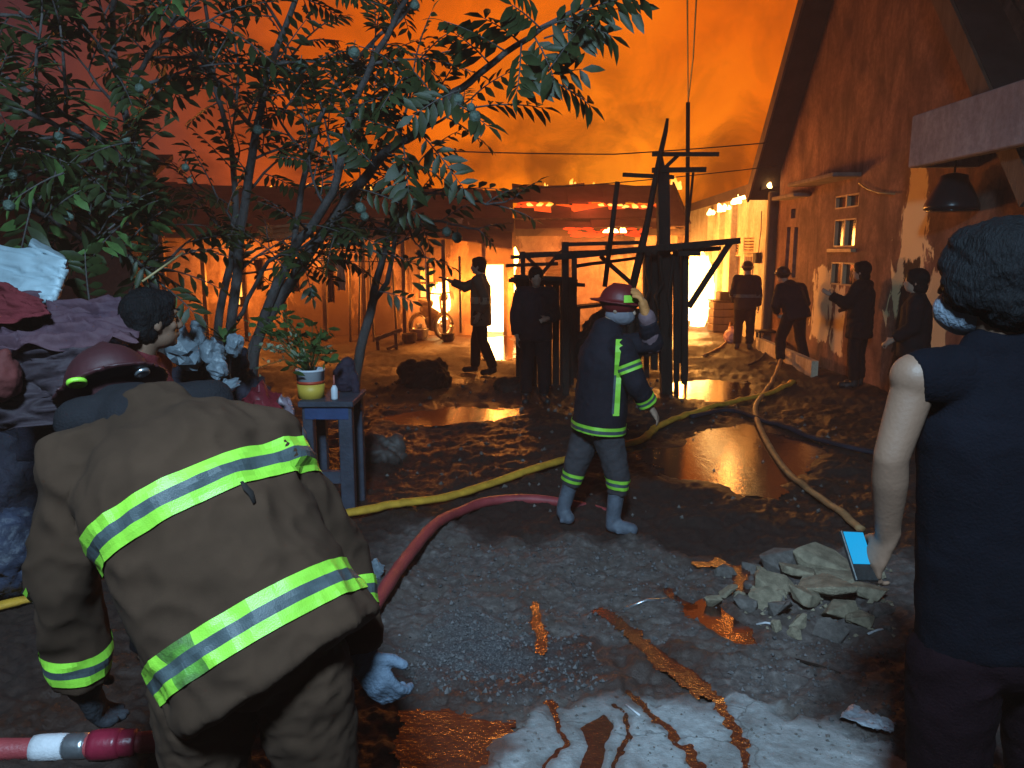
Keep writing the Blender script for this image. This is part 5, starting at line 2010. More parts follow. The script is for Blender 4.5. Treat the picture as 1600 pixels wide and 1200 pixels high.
# --- 10: black-haired person at the left, behind the bending firefighter
gl = P(215, 800, 3.15)
Jl = pose((gl.x - .02, 3.15, gz(gl.x, 3.15) + .02), 84, .985, head=(0, .075, 1.60), neck=(0, 0, 1.43), elR=(.27, .05, 1.12), wrR=(.2, .28, 1.02), wrL=(-.2, .25, .95), face=(-.75, 1, -.12))
dz_ = P(236, 500, 3.15) - Jl['head']
for k in list(Jl):
    if k not in ('face', 'hup'):
        Jl[k] = Jl[k] + V((dz_.x, 0, dz_.z if k not in ('anL', 'anR', 'toL', 'toR') else 0))
lp = person('black-haired person in dark red shirt in profile behind the bending firefighter', Jl)
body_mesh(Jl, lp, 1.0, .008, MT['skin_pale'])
jacket_mesh(Jl, lp, 1.0, .011, MT['red_cloth'], a=.19, b=.14, hem=.10, sleeve=.95, wr=.010, seed=51, name='shirt', collar=False, sl_end=.25)
trouser_mesh(Jl, lp, 1.0, .014, MT['black_cloth'], wr=.008, seed=52)
hair_mesh(Jl, lp, 1.0, MT['hair'], .007, 1.03, .008)
Rm, sd, f_, up_ = head_mat(Jl)
for k in (-1, 1):
    MB().ell(Jl['head'] + sd * .032 * k + f_ * .082 + up_ * .012, (.014, .009, .007), Rm, 10, 6).build('eye', MT['eye'], lp)
    MB().ell(Jl['head'] + sd * .034 * k + f_ * .095 + up_ * .040, (.024, .006, .005), Rm, 10, 6).build('eyebrow', MT['hair'], lp)
# ---------------------------------------------------------------- trees: stems, boughs, twigs with leaves in two rows, knobbly fruit
def leaf_mesh(fold, droop, wid):
    vs = [(0, 0, 0), (.12, .35 * wid, fold * .35), (.12, -.35 * wid, fold * .35), (.42, wid, fold - droop * .15), (.42, 0, -droop * .15), (.42, -wid, fold - droop * .15),
          (.74, .72 * wid, fold * .6 - droop * .5), (.74, 0, -droop * .5), (.74, -.72 * wid, fold * .6 - droop * .5), (1, 0, -droop)]
    fs = [(0, 4, 3, 1), (0, 2, 5, 4), (4, 7, 6, 3), (4, 5, 8, 7), (7, 9, 6), (7, 8, 9)]
    me = bpy.data.meshes.new('leaf')
    me.from_pydata(vs, [], fs)
    me.polygons.foreach_set('use_smooth', [True] * len(fs))
    me.update()
    return me


LEAFM = [leaf_mesh(.05, .10, .17), leaf_mesh(.08, .20, .15), leaf_mesh(.02, .28, .19)]
LEAF_PALE = [m.copy() for m in LEAFM]
for m in LEAFM:
    m.materials.append(MT['leaf'])
for m in LEAF_PALE:
    m.materials.append(MT['leaf_pale'])


class Tree:
    def __init__(s, label, base, seed, name='fruit_tree'):
        s.root = thing(name, label, 'tree', tuple(base), 'sugar-apple trees in front of the long house')
        s.rnd = random.Random(seed)
        s.leaves = []
        s.twigs = MB()

    def limb(s, name, pts, r0, r1):
        w = [P(*p) if len(p) == 3 and p[2] > 0 else V(p) for p in pts]
        # smooth the polyline
        out = []
        n = len(w)
        for i in range(n - 1):
            a, b2 = w[max(i - 1, 0)], w[i]
            c2, d2 = w[i + 1], w[min(i + 2, n - 1)]
            for k in range(5):
                t_ = k / 5
                out.append(0.5 * ((2 * b2) + (c2 - a) * t_ + (2 * a - 5 * b2 + 4 * c2 - d2) * t_ * t_ + (3 * b2 - a - 3 * c2 + d2) * t_ ** 3))
        out.append(w[-1])
        m = len(out)
        out = [p + V((s.rnd.uniform(-1, 1), s.rnd.uniform(-1, 1), s.rnd.uniform(-1, 1))) * .008 for p in out]
        MB_ = MB()
        MB_.tube(out, [r0 + (r1 - r0) * i / (m - 1) for i in range(m)], 8)
        MB_.build(name, MT['bark'], s.root)
        return out

    def twig(s, base, d, ln, nl, leaf=.115, flatdir=None):
        rnd = s.rnd
        d = V(d).normalized()
        up = V((0, 0, 1))
        side = d.cross(up)
        if side.length < .2:
            side = V((1, 0, 0))
        side.normalize()
        if flatdir is not None:
            side = (V(flatdir) - d * V(flatdir).dot(d)).normalized()
        else:
            side = Matrix.Rotation(rnd.uniform(-.9, .9), 3, d) @ side
        pts = []
        p = V(base)
        dd = d.copy()
        for i in range(6):
            pts.append(p.copy())
            p = p + dd * ln / 5
            dd = (dd + V((rnd.uniform(-.06, .06), rnd.uniform(-.06, .06), -.07))).normalized()
        s.twigs.tube(pts, [.0055, .005, .0045, .004, .003, .002], 5)
        for k in range(nl):
            t_ = .12 + .88 * (k + .5) / nl
            f_ = t_ * 5
            i = min(int(f_), 4)
            q = pts[i].lerp(pts[i + 1], f_ - i)
            tg = (pts[i + 1] - pts[i]).normalized()
            sg = 1 if k % 2 else -1
            ld = (tg * rnd.uniform(.35, .75) + side * sg + V((0, 0, -rnd.uniform(.0, .45)))).normalized()
            nr = side.cross(tg) * 1.0
            nr = (nr - ld * nr.dot(ld)).normalized()
            if nr.z < 0:
                nr = -nr
            s.leaves.append((q, ld, nr, leaf * rnd.uniform(.7, 1.2) * (1 - .25 * abs(t_ - .5))))
        tg = (pts[-1] - pts[-2]).normalized()
        nr = tg.cross(side)
        s.leaves.append((pts[-1], tg, nr if nr.z > 0 else -nr, leaf * .8))

    def bush(s, pts, t0, step, blen, tstep, leaf=.115, nl=(8, 12), upb=.35, toward=0.0):
        """side branches and leafy twigs along a limb"""
        rnd = s.rnd
        acc = 0
        tot = sum((pts[i + 1] - pts[i]).length for i in range(len(pts) - 1))
        run = 0
        for i in range(len(pts) - 1):
            L = (pts[i + 1] - pts[i]).length
            run += L
            acc += L
            if run / tot < t0 or acc < step:
                continue
            acc = 0
            tg = (pts[i + 1] - pts[i]).normalized()
            for rep in range(1):
                rd = V((rnd.uniform(-1, 1), rnd.uniform(-1, 1) - toward, rnd.uniform(-.35, .8)))
                rd = (rd - tg * rd.dot(tg)).normalized()
                d = (tg * .55 + rd + V((0, 0, upb * rnd.random()))).normalized()
                bl = blen * rnd.uniform(.6, 1.25)
                q = [pts[i]]
                dd = d
                for k in range(5):
                    q.append(q[-1] + dd * bl / 5)
                    dd = (dd + V((rnd.uniform(-.16, .16), rnd.uniform(-.16, .16), rnd.uniform(-.12, .10)))).normalized()
                s.twigs.tube(q, [.011, .010, .009, .008, .006, .005], 6)
                k = .15
                while k < 1:
                    f_ = k * 5
                    j = min(int(f_), 4)
                    b_ = q[j].lerp(q[j + 1], f_ - j)
                    tg2 = (q[j + 1] - q[j]).normalized()
                    rd2 = V((rnd.uniform(-1, 1), rnd.uniform(-1, 1), rnd.uniform(-.6, .7)))
                    rd2 = (rd2 - tg2 * rd2.dot(tg2)).normalized()
                    s.twig(b_, tg2 * .6 + rd2, rnd.uniform(.22, .42), rnd.randint(*nl), leaf)
                    k += tstep / bl
                s.twig(q[-1], dd, rnd.uniform(.25, .4), rnd.randint(*nl), leaf)

    def fruit(s, px, py, Y, rp):
        p = P(px, py, Y)
        r = W_at(rp * .82, Y)
        mb = MB()
        mb.ell(p, (r, r, r * 1.05), None, 14, 9)
        rr = random.Random(int(px * 7 + py))
        for i, v in enumerate(mb.v):
            vv = V(v) - p
            mb.v[i] = tuple(p + vv * (1 + .07 * math.sin(vv.x / r * 9 + rr.random()) * math.sin(vv.z / r * 9) + rr.uniform(-.03, .03)))
        mb.tube([p + V((0, 0, r * .9)), p + V((.01, 0, r * 1.9))], .003, 5)
        mb.build('fruit', MT['fruit'], s.root)

    def finish(s, maxobj=300, pale=0.0):
        LOCr = LOC[s.root.name]
        s.twigs.build('twigs', MT['bark'], s.root)['kind'] = 'stuff'

        def score(l):
            p = l[0]
            dy = p.y
            c_, s_ = math.cos(PITCH), math.sin(PITCH)
            v = p - V((0, 0, CAM_H))
            fwd = v.y * c_ - v.z * s_
            u = v.x / fwd * FOC + 800
            w = 600 - (v.y * s_ + v.z * c_) / fwd * FOC
            ok = -20 < u < 1620 and -20 < w < 1220
            return l[3] / fwd if ok else 0
        order = sorted(s.leaves, key=score, reverse=True)
        joined = MB()
        base = [(np.array([v.co[:] for v in m.vertices]), [tuple(p.vertices) for p in m.polygons]) for m in LEAFM]
        for i, (p, d, nr, ln) in enumerate(order):
            y_ = nr.cross(d).normalized()
            z_ = d.cross(y_).normalized()
            k = s.rnd.randrange(3)
            if i < maxobj and score((p, d, nr, ln)) > 0:
                o = bpy.data.objects.new('leaf', (LEAF_PALE if s.rnd.random() < pale else LEAFM)[k])
                mtx = Matrix((d * ln, y_ * ln, z_ * ln)).transposed().to_4x4()
                mtx.translation = p - LOCr
                o.matrix_basis = mtx
                COL.objects.link(o)
                o.parent = s.root
            else:
                A = np.array([d * ln, y_ * ln, z_ * ln])
                co_ = base[k][0] @ A + np.array(p)
                joined.add([tuple(c2) for c2 in co_], base[k][1], True)
        if joined.f:
            joined.build('leaves', MT['leaf'], s.root)['kind'] = 'stuff'


# centre tree
T1 = Tree('tall leafy sugar-apple tree with several slanting stems in the middle of the clump', P(350, 640, 6.0).to_tuple(), 1)
T1.root.location.z = 0
LOC[T1.root.name] = V(T1.root.location)
g1 = V(T1.root.location)
a = T1.limb('trunk', [(345, 700, 6.0), (352, 600, 6.0), (364, 490, 5.95), (380, 330, 5.8), (402, 200, 5.6), (424, 100, 5.4), (470, -20, 5.2)], .052, .016)
T1.bush(a, .42, .19, .55, .13)
a = T1.limb('trunk', [(372, 690, 6.0), (398, 540, 5.95), (468, 420, 5.8), (530, 330, 5.6), (602, 240, 5.3), (655, 205, 5.1), (700, 155, 4.9), (760, 106, 4.7), (845, 45, 4.5), (960, -12, 4.35)], .050, .010)
T1.bush(a[:30], .45, .17, .42, .14)
a2 = a
a = T1.limb('trunk', [(385, 680, 6.05), (405, 520, 5.9), (455, 400, 5.7), (520, 300, 5.4), (548, 180, 5.2), (592, 80, 5.0), (645, -20, 4.8)], .044, .014)
T1.bush(a, .45, .18, .5, .13)
a = T1.limb('trunk', [(345, 690, 6.0), (340, 520, 6.1), (364, 380, 6.2), (365, 250, 6.2), (334, 120, 6.2), (318, -20, 6.2)], .040, .012)
T1.bush(a, .40, .16, .55, .13)
a = T1.limb('bough', [(455, 400, 5.7), (478, 270, 5.6), (505, 170, 5.5), (560, 90, 5.4), (640, 10, 5.3)], .024, .010)
T1.bush(a, .3, .16, .45, .13)
a = T1.limb('bough', [(500, 386, 5.75), (530, 382, 5.6), (562, 383, 5.55), (592, 397, 5.5)], .018, .008)
T1.twig(a[-1], V((.8, -.2, -.1)), .25, 8)
T1.twig(a[-4], V((.6, -.2, .4)), .2, 6)
a = T1.limb('bough', [(372, 500, 5.9), (420, 410, 5.7), (470, 388, 5.5), (520, 350, 5.4)], .018, .008)
T1.bush(a, .6, .3, .25, .16)
a = T1.limb('bough', [(402, 205, 5.6), (360, 160, 5.2), (330, 110, 5.0), (300, 60, 4.8)], .016, .008)
T1.bush(a, .2, .16, .45, .13)
TW = [((840, 45), (990, -8), 4.4), ((850, 60), (938, 32), 4.4), ((832, 52), (872, 120), 4.4), ((790, 80), (695, 22), 4.5), ((765, 100), (716, 44), 4.6), ((815, 68), (808, 142), 4.4),
      ((856, 112), (900, 50), 4.3), ((800, 138), (905, 92), 4.4), ((866, 128), (926, 158), 4.3), ((742, 168), (850, 152), 4.6), ((690, 168), (648, 108), 4.8), ((640, 215), (560, 172), 5.0),
      ((700, 155), (770, 190), 4.7), ((905, 20), (1000, -20), 4.3), ((880, 30), (960, 45), 4.3), ((720, 140), (640, 170), 4.7), ((845, 45), (800, 0), 4.4), ((812, 66), (760, 20), 4.5),
      ((655, 205), (730, 290), 5.0), ((655, 205), (600, 150), 5.0), ((602, 240), (690, 260), 5.0), ((630, 225), (640, 300), 5.0), ((585, 260), (545, 215), 5.0), ((560, 295), (660, 320), 5.2)]
for b0, b1, Y in TW:
    p0, p1 = P(*b0, Y), P(*b1, Y - .12)
    T1.twig(p0, p1 - p0, (p1 - p0).length, 13, .155, V((0, .25, 1)) if T1.rnd.random() < .45 else None)
for f_ in [(470, 105, 5.2, 11), (553, 82, 5.0, 11), (742, 183, 4.6, 11), (716, 156, 4.7, 11), (403, 203, 5.4, 9), (536, 372, 5.4, 9), (563, 325, 5.2, 10), (650, 302, 5.1, 8), (487, 457, 5.6, 10), (648, 8, 4.9, 9), (570, 338, 5.2, 8), (736, 168, 4.6, 8)]:
    T1.fruit(*f_)
T1.finish(300)

# left tree, nearer to the camera
T2 = Tree('leafy sugar-apple tree farthest to the left, pale stems and low greenish leaves', (P(245, 620, 4.9).x, 4.9, 0), 2)
a = T2.limb('trunk', [(262, 720, 4.9), (254, 560, 4.9), (240, 430, 4.85), (234, 320, 4.8), (196, 180, 4.7), (176, 60, 4.6), (182, -30, 4.5)], .042, .012)
T2.bush(a, .45, .17, .5, .13, .125)
a = T2.limb('bough', [(228, 300, 4.75), (182, 240, 4.5), (122, 192, 4.3), (20, 128, 4.1), (-60, 80, 4.0)], .020, .010)
T2.bush(a, .25, .16, .45, .13, .125)
a = T2.limb('bough', [(236, 370, 4.8), (206, 312, 4.6), (152, 242, 4.4), (100, 202, 4.2), (0, 160, 4.0), (-60, 140, 3.9)], .019, .010)
T2.bush(a, .2, .16, .45, .13, .125, toward=.6)
a = T2.limb('bough', [(244, 440, 4.85), (200, 402, 4.5), (140, 380, 4.2), (60, 330, 3.9), (-30, 290, 3.8)], .017, .008)
T2.bush(a, .1, .14, .4, .12, .135, toward=.6)
a = T2.limb('bough', [(190, 160, 4.7), (230, 90, 4.6), (268, 30, 4.5), (300, -30, 4.4)], .016, .009)
T2.bush(a, .1, .15, .5, .13, .135)
a = T2.limb('bough', [(180, 90, 4.6), (110, 50, 4.4), (30, 20, 4.2)], .014, .008)
T2.bush(a, .1, .22, .5, .12, .135)
for b0, b1, Y in [((180, 350), (130, 390), 3.9), ((50, 320), (30, 390), 3.7), ((140, 480), (135, 410), 3.6), ((70, 340), (110, 300), 3.8), ((20, 230), (90, 240), 3.8), ((170, 340), (225, 300), 3.9), ((100, 270), (20, 300), 3.7), ((200, 380), (240, 330), 4.0)]:
    p0, p1 = P(*b0, Y), P(*b1, Y)
    T2.twig(p0, p1 - p0, (p1 - p0).length + .05, 12, .125)
for f_ in [(213, 238, 4.2, 10), (92, 213, 4.0, 8), (95, 232, 4.0, 8), (74, 255, 3.9, 9), (20, 273, 3.7, 9), (218, 138, 4.3, 8), (14, 321, 3.6, 10), (108, 337, 3.8, 10), (197, 217, 4.2, 8), (297, 283, 4.6, 6), (290, 262, 4.6, 7)]:
    T2.fruit(*f_)
T2.finish(300, .3)

# right tree: slim dark stem nearest the yard
T3 = Tree('slim forked sugar-apple tree standing nearest the open yard, few leaves and two round fruits', (P(548, 650, 6.5).x, 6.5, 0), 3)
a = T3.limb('trunk', [(545, 735, 6.5), (556, 590, 6.5), (578, 490, 6.5), (588, 440, 6.45), (604, 380, 6.4), (618, 320, 6.3), (640, 240, 6.2)], .050, .014)
T3.bush(a, .72, .16, .35, .14)
a = T3.limb('bough', [(580, 478, 6.5), (604, 440, 6.4), (617, 380, 6.3), (626, 318, 6.2), (622, 260, 6.1)], .024, .012)
T3.bush(a, .6, .15, .35, .13)
a = T3.limb('bough', [(622, 340, 6.25), (665, 342, 6.0), (705, 350, 5.8), (745, 358, 5.6)], .012, .006)
T3.twig(a[-1], V((.7, -.1, .25)), .18, 7, .12)
T3.twig(a[-1], V((.6, -.3, -.5)), .14, 6, .12)
T3.twig(a[-8], V((.7, -.3, .5)), .3, 9, .12)
T3.twig(a[-12], V((.3, -.3, -.6)), .22, 8, .12)
for b0, b1, Y in [((668, 470), (664, 396), 5.6), ((664, 402), (700, 410), 5.6), ((664, 402), (640, 402), 5.6), ((800, 312), (830, 285), 5.2), ((760, 318), (830, 330), 5.2), ((760, 318), (800, 290), 5.2), ((590, 455), (640, 462), 6.0), ((700, 300), (770, 285), 5.2)]:
    p0, p1 = P(*b0, Y), P(*b1, Y)
    T3.twig(p0, p1 - p0, (p1 - p0).length + .03, 8, .12)
a = T3.limb('bough', [(640, 300, 6.1), (700, 305, 5.6), (760, 318, 5.2), (800, 312, 5.2)], .010, .005)
a = T3.limb('bough', [(626, 318, 6.2), (640, 360, 5.8), (664, 402, 5.6)], .008, .005)
for f_ in [(698, 362, 5.7, 9), (714, 371, 5.7, 10), (655, 395, 5.6, 5)]:
    T3.fruit(*f_)
T3.finish(300)

# ---------------------------------------------------------------- low plants
def rosette(name, label, base, n, ln, mat, seed, wid=.12, droop=.5):
    rnd = random.Random(seed)
    t = thing(name, label, 'plant', tuple(base))
    base = V(base)
    for i in range(n):
        a_ = rnd.uniform(0, 2 * math.pi)
        el = rnd.uniform(.3, 1.2)
        d = V((math.cos(a_) * math.cos(el), math.sin(a_) * math.cos(el), math.sin(el)))
        sd_ = d.cross(V((0, 0, 1))).normalized()
        L_ = ln * rnd.uniform(.6, 1.1)
        vs = []
        K = 5
        p = base.copy()
        dd = d.copy()
        for k in range(K + 1):
            w_ = wid * ln * (math.sin(math.pi * (k + .4) / (K + .6)))
            vs += [p + sd_ * w_, p - sd_ * w_]
            p = p + dd * L_ / K
            dd = (dd + V((0, 0, -droop * .35))).normalized()
        MB().add(vs, [(2 * k, 2 * k + 1, 2 * k + 3, 2 * k + 2) for k in range(K)], True).build('leaf', mat, t)
    return t


pb = P(352, 535, 4.6)
rosette('strap_leaf_plant', 'small plant with drooping green strap leaves in front of the pale plastic bags', pb, 22, .19, MT['leaf_pale'], 4, .10)
MB().tube([V((pb.x, pb.y, 0)), pb], .02, 7).build('stem', MT['bark'], bpy.data.objects['strap_leaf_plant'])
# ---------------------------------------------------------------- the blue table with the paint-pot plant
MT['blue_paint'] = M('blue_grey_paint', (0.036, 0.040, 0.058), 0.6, 0.3, 6, 0.2, 40, 0.4)
TYf, TYb = 5.15, 5.6
tl, tr_ = P(468, 627, TYf).x, P(550, 627, TYf).x
tz = P(510, 627, TYf).z
tab = thing('table', 'small blue-grey painted wooden table carrying a paint-pot plant', 'table', ((tl + tr_) / 2, 5.5, 0))
MB().box(((tl + tr_) / 2, (TYf + TYb) / 2, tz - .02), (tr_ - tl + .02, TYb - TYf + .04, .04)).build('tabletop', MT['blue_paint'], tab, .006)
MB().box(((tl + tr_) / 2, TYf + .02, tz - .085), (tr_ - tl - .06, .03, .085)).build('apron', M('blue_apron_paint', (.022, .045, .12), .55, .2, 6, .1), tab)
for x in (tl + .045, tr_ - .055):
    for y_ in (TYf + .05, TYb - .05):
        MB().box((x, y_, (tz - .04) / 2), (.095 if x > (tl + tr_) / 2 else .07, .08, tz - .042)).build('leg', MT['blue_paint'], tab, .005)
zr_ = P(510, 748, TYf).z
MB().box(((tl + tr_) / 2, TYf + .05, zr_), (tr_ - tl - .15, .05, .085)).build('rail', MT['blue_paint'], tab)
pt = P(487, 624, 5.30)
pot = thing('paint_pot', 'white paint pot with red stripe and yellow lower half, planter on the table', 'plant pot', (pt.x, pt.y, tz))
r_ = W_at(22, 5.30)
MB().lathe((pt.x, pt.y, tz), [(r_ * .94, 0), (r_ * .97, .10)], 22).build('yellow_label', M('yellow_label', (.55, .36, .05), .5, .1, 6, 0), pot)
MB().lathe((pt.x, pt.y, tz + .10), [(r_ * .97, 0), (r_ * .975, .022)], 22).build('red_stripe', M('red_label', (.42, .05, .02), .5, .1, 6, 0), pot)
MB().lathe((pt.x, pt.y, tz + .122), [(r_ * .975, 0), (r_, .065), (r_ * 1.04, .066), (r_ * 1.04, .08), (r_ * .9, .08), (r_ * .88, .03)], 22).build('rim', M('white_plastic', (.55, .57, .62), .45, .1, 6, 0), pot)
MT['dusty'] = M('pale_dusty_leaf', (.30, .36, .24), .7, .3, 5, .1)
pl = thing('flowering_plant', 'bushy plant with small cream flower sprays growing from the paint pot', 'plant', (pt.x, pt.y, tz + .15))
rp = random.Random(8)
c0 = V((pt.x, pt.y, tz + .16))
lv = 0
for i in range(34):
    a_ = rp.uniform(0, 6.28)
    end = c0 + V((rp.gauss(-.07, .19), rp.gauss(0, .14), rp.uniform(.05, .50)))
    if i % 3 == 0:
        end = c0 + V((rp.uniform(-.40, .16), rp.uniform(-.16, .1), rp.uniform(-.02, .30)))
    mid = c0.lerp(end, .5) + V((0, 0, .08))
    pts = [c0, c0.lerp(mid, .6), mid, mid.lerp(end, .6), end]
    MB().tube(pts, [.004, .0035, .003, .0025, .002], 4).build('stem', MT['leaf_pale'], pl)
    for k in range(8):
        q = mid.lerp(end, rp.random()) + V((rp.gauss(0, .018), rp.gauss(0, .018), rp.gauss(0, .018)))
        d = V((rp.uniform(-1, 1), rp.uniform(-1, 1), rp.uniform(-.5, .8))).normalized()
        lv += 1
        if lv > 280:
            break
        o = bpy.data.objects.new('leaf', None)
        bpy.data.objects.remove(o)
        nr = d.orthogonal()
        y_ = nr.cross(d).normalized()
        z_ = d.cross(y_)
        ln = rp.uniform(.035, .06) if i % 3 == 0 else rp.uniform(.05, .10)
        me = 'dustyleaf' if i % 3 == 0 else 'greenleaf'
        if me not in bpy.data.meshes:
            mm = LEAFM[2].copy()
            mm.name = me
            mm.materials.clear()
            mm.materials.append(MT['dusty'] if i % 3 == 0 else MT['leaf_pale'])
        o = bpy.data.objects.new('leaf', bpy.data.meshes[me])
        mtx = Matrix((d * ln, y_ * ln * 1.3, z_ * ln)).transposed().to_4x4()
        mtx.translation = q - LOC[pl.name]
        o.matrix_basis = mtx
        COL.objects.link(o)
        o.parent = pl
bt = P(523, 624, 5.22)
bo = thing('bottle', 'small white bottle with thin red-tipped neck on the table edge', 'bottle', (bt.x, bt.y, tz))
MB().lathe((bt.x, bt.y, tz), [(.022, 0), (.024, .01), (.024, .075), (.016, .09), (.010, .10)], 14).build('bottle_body', M('white_bottle', (.55, .57, .62), .4, .1, 6, 0), bo)
MB().lathe((bt.x, bt.y, tz + .10), [(.008, 0), (.006, .03), (.004, .07)], 10).build('nozzle', M('red_nozzle', (.35, .10, .08), .5, .1, 6, 0), bo)
mb = MB()
q = P(540, 600, 5.52)
mb.ell(V((q.x, q.y, tz + .11)), (.085, .07, .12))
mb.ell(V((q.x + .02, q.y, tz + .20)), (.05, .05, .05))
mb.limb(V((q.x + .07, q.y - .03, tz + .12)), V((q.x + .10, q.y - .05, tz - .10)), .03, .02)
cbag = remesh('cloth_bundle', mb, .008, M('dark_purple_cloth', (.02, .013, .026), .85, .3, 5, .3), None, 2, .012, 14)
setp(cbag, 'dark purple cloth bundle slumped on the right end of the table', 'cloth bundle')

# ---------------------------------------------------------------- sacks, sheets and bags heaped at the left
def sheet(name, label, cat, mat, c00, c10, c11, c01, amp, seed, n=34, th=.006, sc_n=3.0, sag=0.0):
    mb = MB()
    vs = []
    c00, c10, c11, c01 = map(V, (c00, c10, c11, c01))
    nrm = (c10 - c00).cross(c01 - c00).normalized()
    for j in range(n + 1):
        for i in range(n + 1):
            u, v_ = i / n, j / n
            p = c00.lerp(c10, u).lerp(c01.lerp(c11, u), v_)
            q = V((u * sc_n + seed * 5.1, v_ * sc_n * 1.6, seed * 2.2))
            d = (1 - abs(mnoise.noise(q + mnoise.noise_vector(q) * .8)) * 2.4) * amp + mnoise.noise(q * 4) * amp * .25
            p = p + nrm * d + V((0, 0, -sag * math.sin(math.pi * u) * math.sin(math.pi * v_)))
            e = mnoise.noise(V((u * 6 + seed, v_ * 6, 3.3))) * amp * .8
            vs.append(p + (c10 - c00).normalized() * e)
    fs = [(j * (n + 1) + i, j * (n + 1) + i + 1, (j + 1) * (n + 1) + i + 1, (j + 1) * (n + 1) + i) for j in range(n) for i in range(n)]
    mb.add(vs, fs, True)
    o = mb.build(name, mat)
    m = o.modifiers.new('s', 'SOLIDIFY')
    m.thickness = th
    return setp(o, label, cat)


def crumple(name, label, cat, c, r, mat, seed, jit=.3):
    rnd = random.Random(seed)
    mb = MB()
    mb.ell(c, r, Matrix.Rotation(seed * .7, 3, 'Z') @ Matrix.Rotation(.5 * math.sin(seed * 3), 3, 'Y'), 15, 11)
    cc = V(c)
    for i, v in enumerate(mb.v):
        d_ = V(v) - cc
        q = d_ * 14 + V((seed, seed * 2, 0))
        k = 1 + jit * (0.9 - abs(mnoise.noise(q)) * 3.2) + rnd.uniform(-.13, .13)
        mb.v[i] = tuple(cc + d_ * k)
    mb.sm = [rnd.random() < .35 for _ in mb.sm]
    return setp(mb.build(name, mat), label, cat)


MT['white_sheet'] = M('white_plastic_sheet', (.25, .32, .36), .55, .25, 3, .2, 20, .5)
MT['pink_sheet'] = M('pink_grey_tarp', (.085, .038, .048), .75, .35, 3, .3, 30, .3, c2=(.04, .02, .035))
MT['dark_sack'] = M('dark_sack', (.018, .016, .026), .8, .5, 5, .4, 60, .3)
MT['white_bag'] = M('crumpled_plastic_bag', (.15, .18, .21), .45, .3, 6, .3, 40, .6)
sheet('plastic_cover', 'white plastic panel leaning over the heap at the left edge, under the leaves', 'panel', MT['white_sheet'],
      P(-60, 480, 3.3), P(82, 470, 3.15), P(104, 408, 3.3), P(-60, 366, 3.6), .018, 1, 26, .03)
sheet('plastic_fold', 'narrow folded edge strip along the top of the white plastic panel', 'panel', MT['white_sheet'], P(46, 380, 3.42), P(104, 408, 3.28), P(100, 400, 3.5), P(50, 372, 3.6), .006, 2, 12, .02)
sheet('red_tarpaulin', 'dark red cloth hanging below the white plastic panel', 'tarpaulin', MT['red_cloth'],
      P(-60, 520, 3.0), P(84, 494, 2.95), P(70, 470, 3.1), P(-60, 418, 3.2), .03, 3)
sheet('pink_tarpaulin', 'pinkish grey tarpaulin draped over the heap behind the bending firefighter', 'tarpaulin', MT['pink_sheet'],
      P(-60, 560, 2.9), P(216, 540, 2.95), P(196, 478, 3.25), P(-60, 470, 3.2), .06, 4, 44)
sheet('brown_tarpaulin', 'brownish lower fold of tarpaulin hanging beneath the pink one', 'tarpaulin', M('brown_tarp', (.035, .022, .028), .75, .4, 3, .3, 30, .3),
      P(-60, 680, 2.85), P(200, 650, 2.9), P(190, 545, 2.95), P(-60, 555, 2.95), .06, 5, 40)
rb = random.Random(4)


def bag(name, label, cat, c, r, mat, seed, wr=.03, vox=.014, ws=9):
    mb = MB()
    mb.ell(c, r, Matrix.Rotation(seed * .7, 3, 'Z') @ Matrix.Rotation(.4 * math.sin(seed * 3), 3, 'Y'))
    mb.limb(V(c) + V((0, 0, r[2] * .3)), V(c) + V((r[0] * .35 * math.sin(seed * 5), 0, r[2] * 1.12)), r[0] * .75, r[0] * .25)
    o = remesh(name, mb, vox, mat, None, 1, wr, ws, seed=seed)
    return setp(o, label, cat)


bag('sack', 'dark full sack low at the left edge under the tarpaulins', 'sack', P(20, 760, 4.0), (.36, .25, .36), MT['dark_sack'], 1, .05, .02)
bag('sack', 'dark bulging sack next to the left sleeve of the bending firefighter', 'sack', P(96, 830, 4.1), (.34, .22, .42), MT['dark_sack'], 2, .05, .02)
bag('sack', 'dark sack with bluish sheen at the bottom of the left heap', 'sack', P(22, 850, 3.9), (.30, .25, .26), M('bluish_sack', (.03, .035, .06), .55, .5, 6, .4), 3, .05, .02)
bag('red_bundle', 'bright red cloth bundle poking out of the left heap', 'cloth bundle', P(4, 590, 2.8), (.055, .06, .085), M('bright_red_cloth', (.10, .018, .016), .8, .3, 5, .2), 4, .02, .01)
for i, (px, py, Y, r, lab) in enumerate([
        (284, 542, 4.4, (.085, .07, .13), 'crumpled white plastic bag just right of the profile of the black-haired person'),
        (308, 524, 4.5, (.06, .05, .09), 'narrow crumpled white bag hanging above the other plastic bags'),
        (332, 552, 4.4, (.07, .06, .075), 'rounded translucent bag in the middle of the bag cluster'),
        (340, 575, 4.35, (.055, .05, .06), 'small round pale bag lowest in the bag cluster'),
        (366, 540, 4.5, (.05, .05, .06), 'pale bag half hidden by the strap leaf plant'),
        (352, 606, 4.3, (.09, .07, .035), 'flat pale sheet of plastic under the bag cluster')]):
    crumple('plastic_bag', lab, 'plastic bag', P(px, py, Y), r, MT['white_bag'], 10 + i)
for o in [o for o in bpy.data.objects if o.name.startswith('plastic_bag')]:
    o['group'] = 'crumpled plastic bags by the tree stems'
crumple('red_bag', 'dark red plastic bag beside the right shoulder of the bending firefighter', 'plastic bag', P(410, 640, 4.4), (.13, .10, .13), M('red_plastic', (.16, .016, .024), .4, .4, 5, .2), 20)
crumple('plastic_bag', 'pinkish clear bag left of the blue table top', 'plastic bag', P(442, 645, 4.7), (.07, .06, .10), M('pinkish_plastic', (.22, .16, .19), .4, .3, 5, .2), 21)
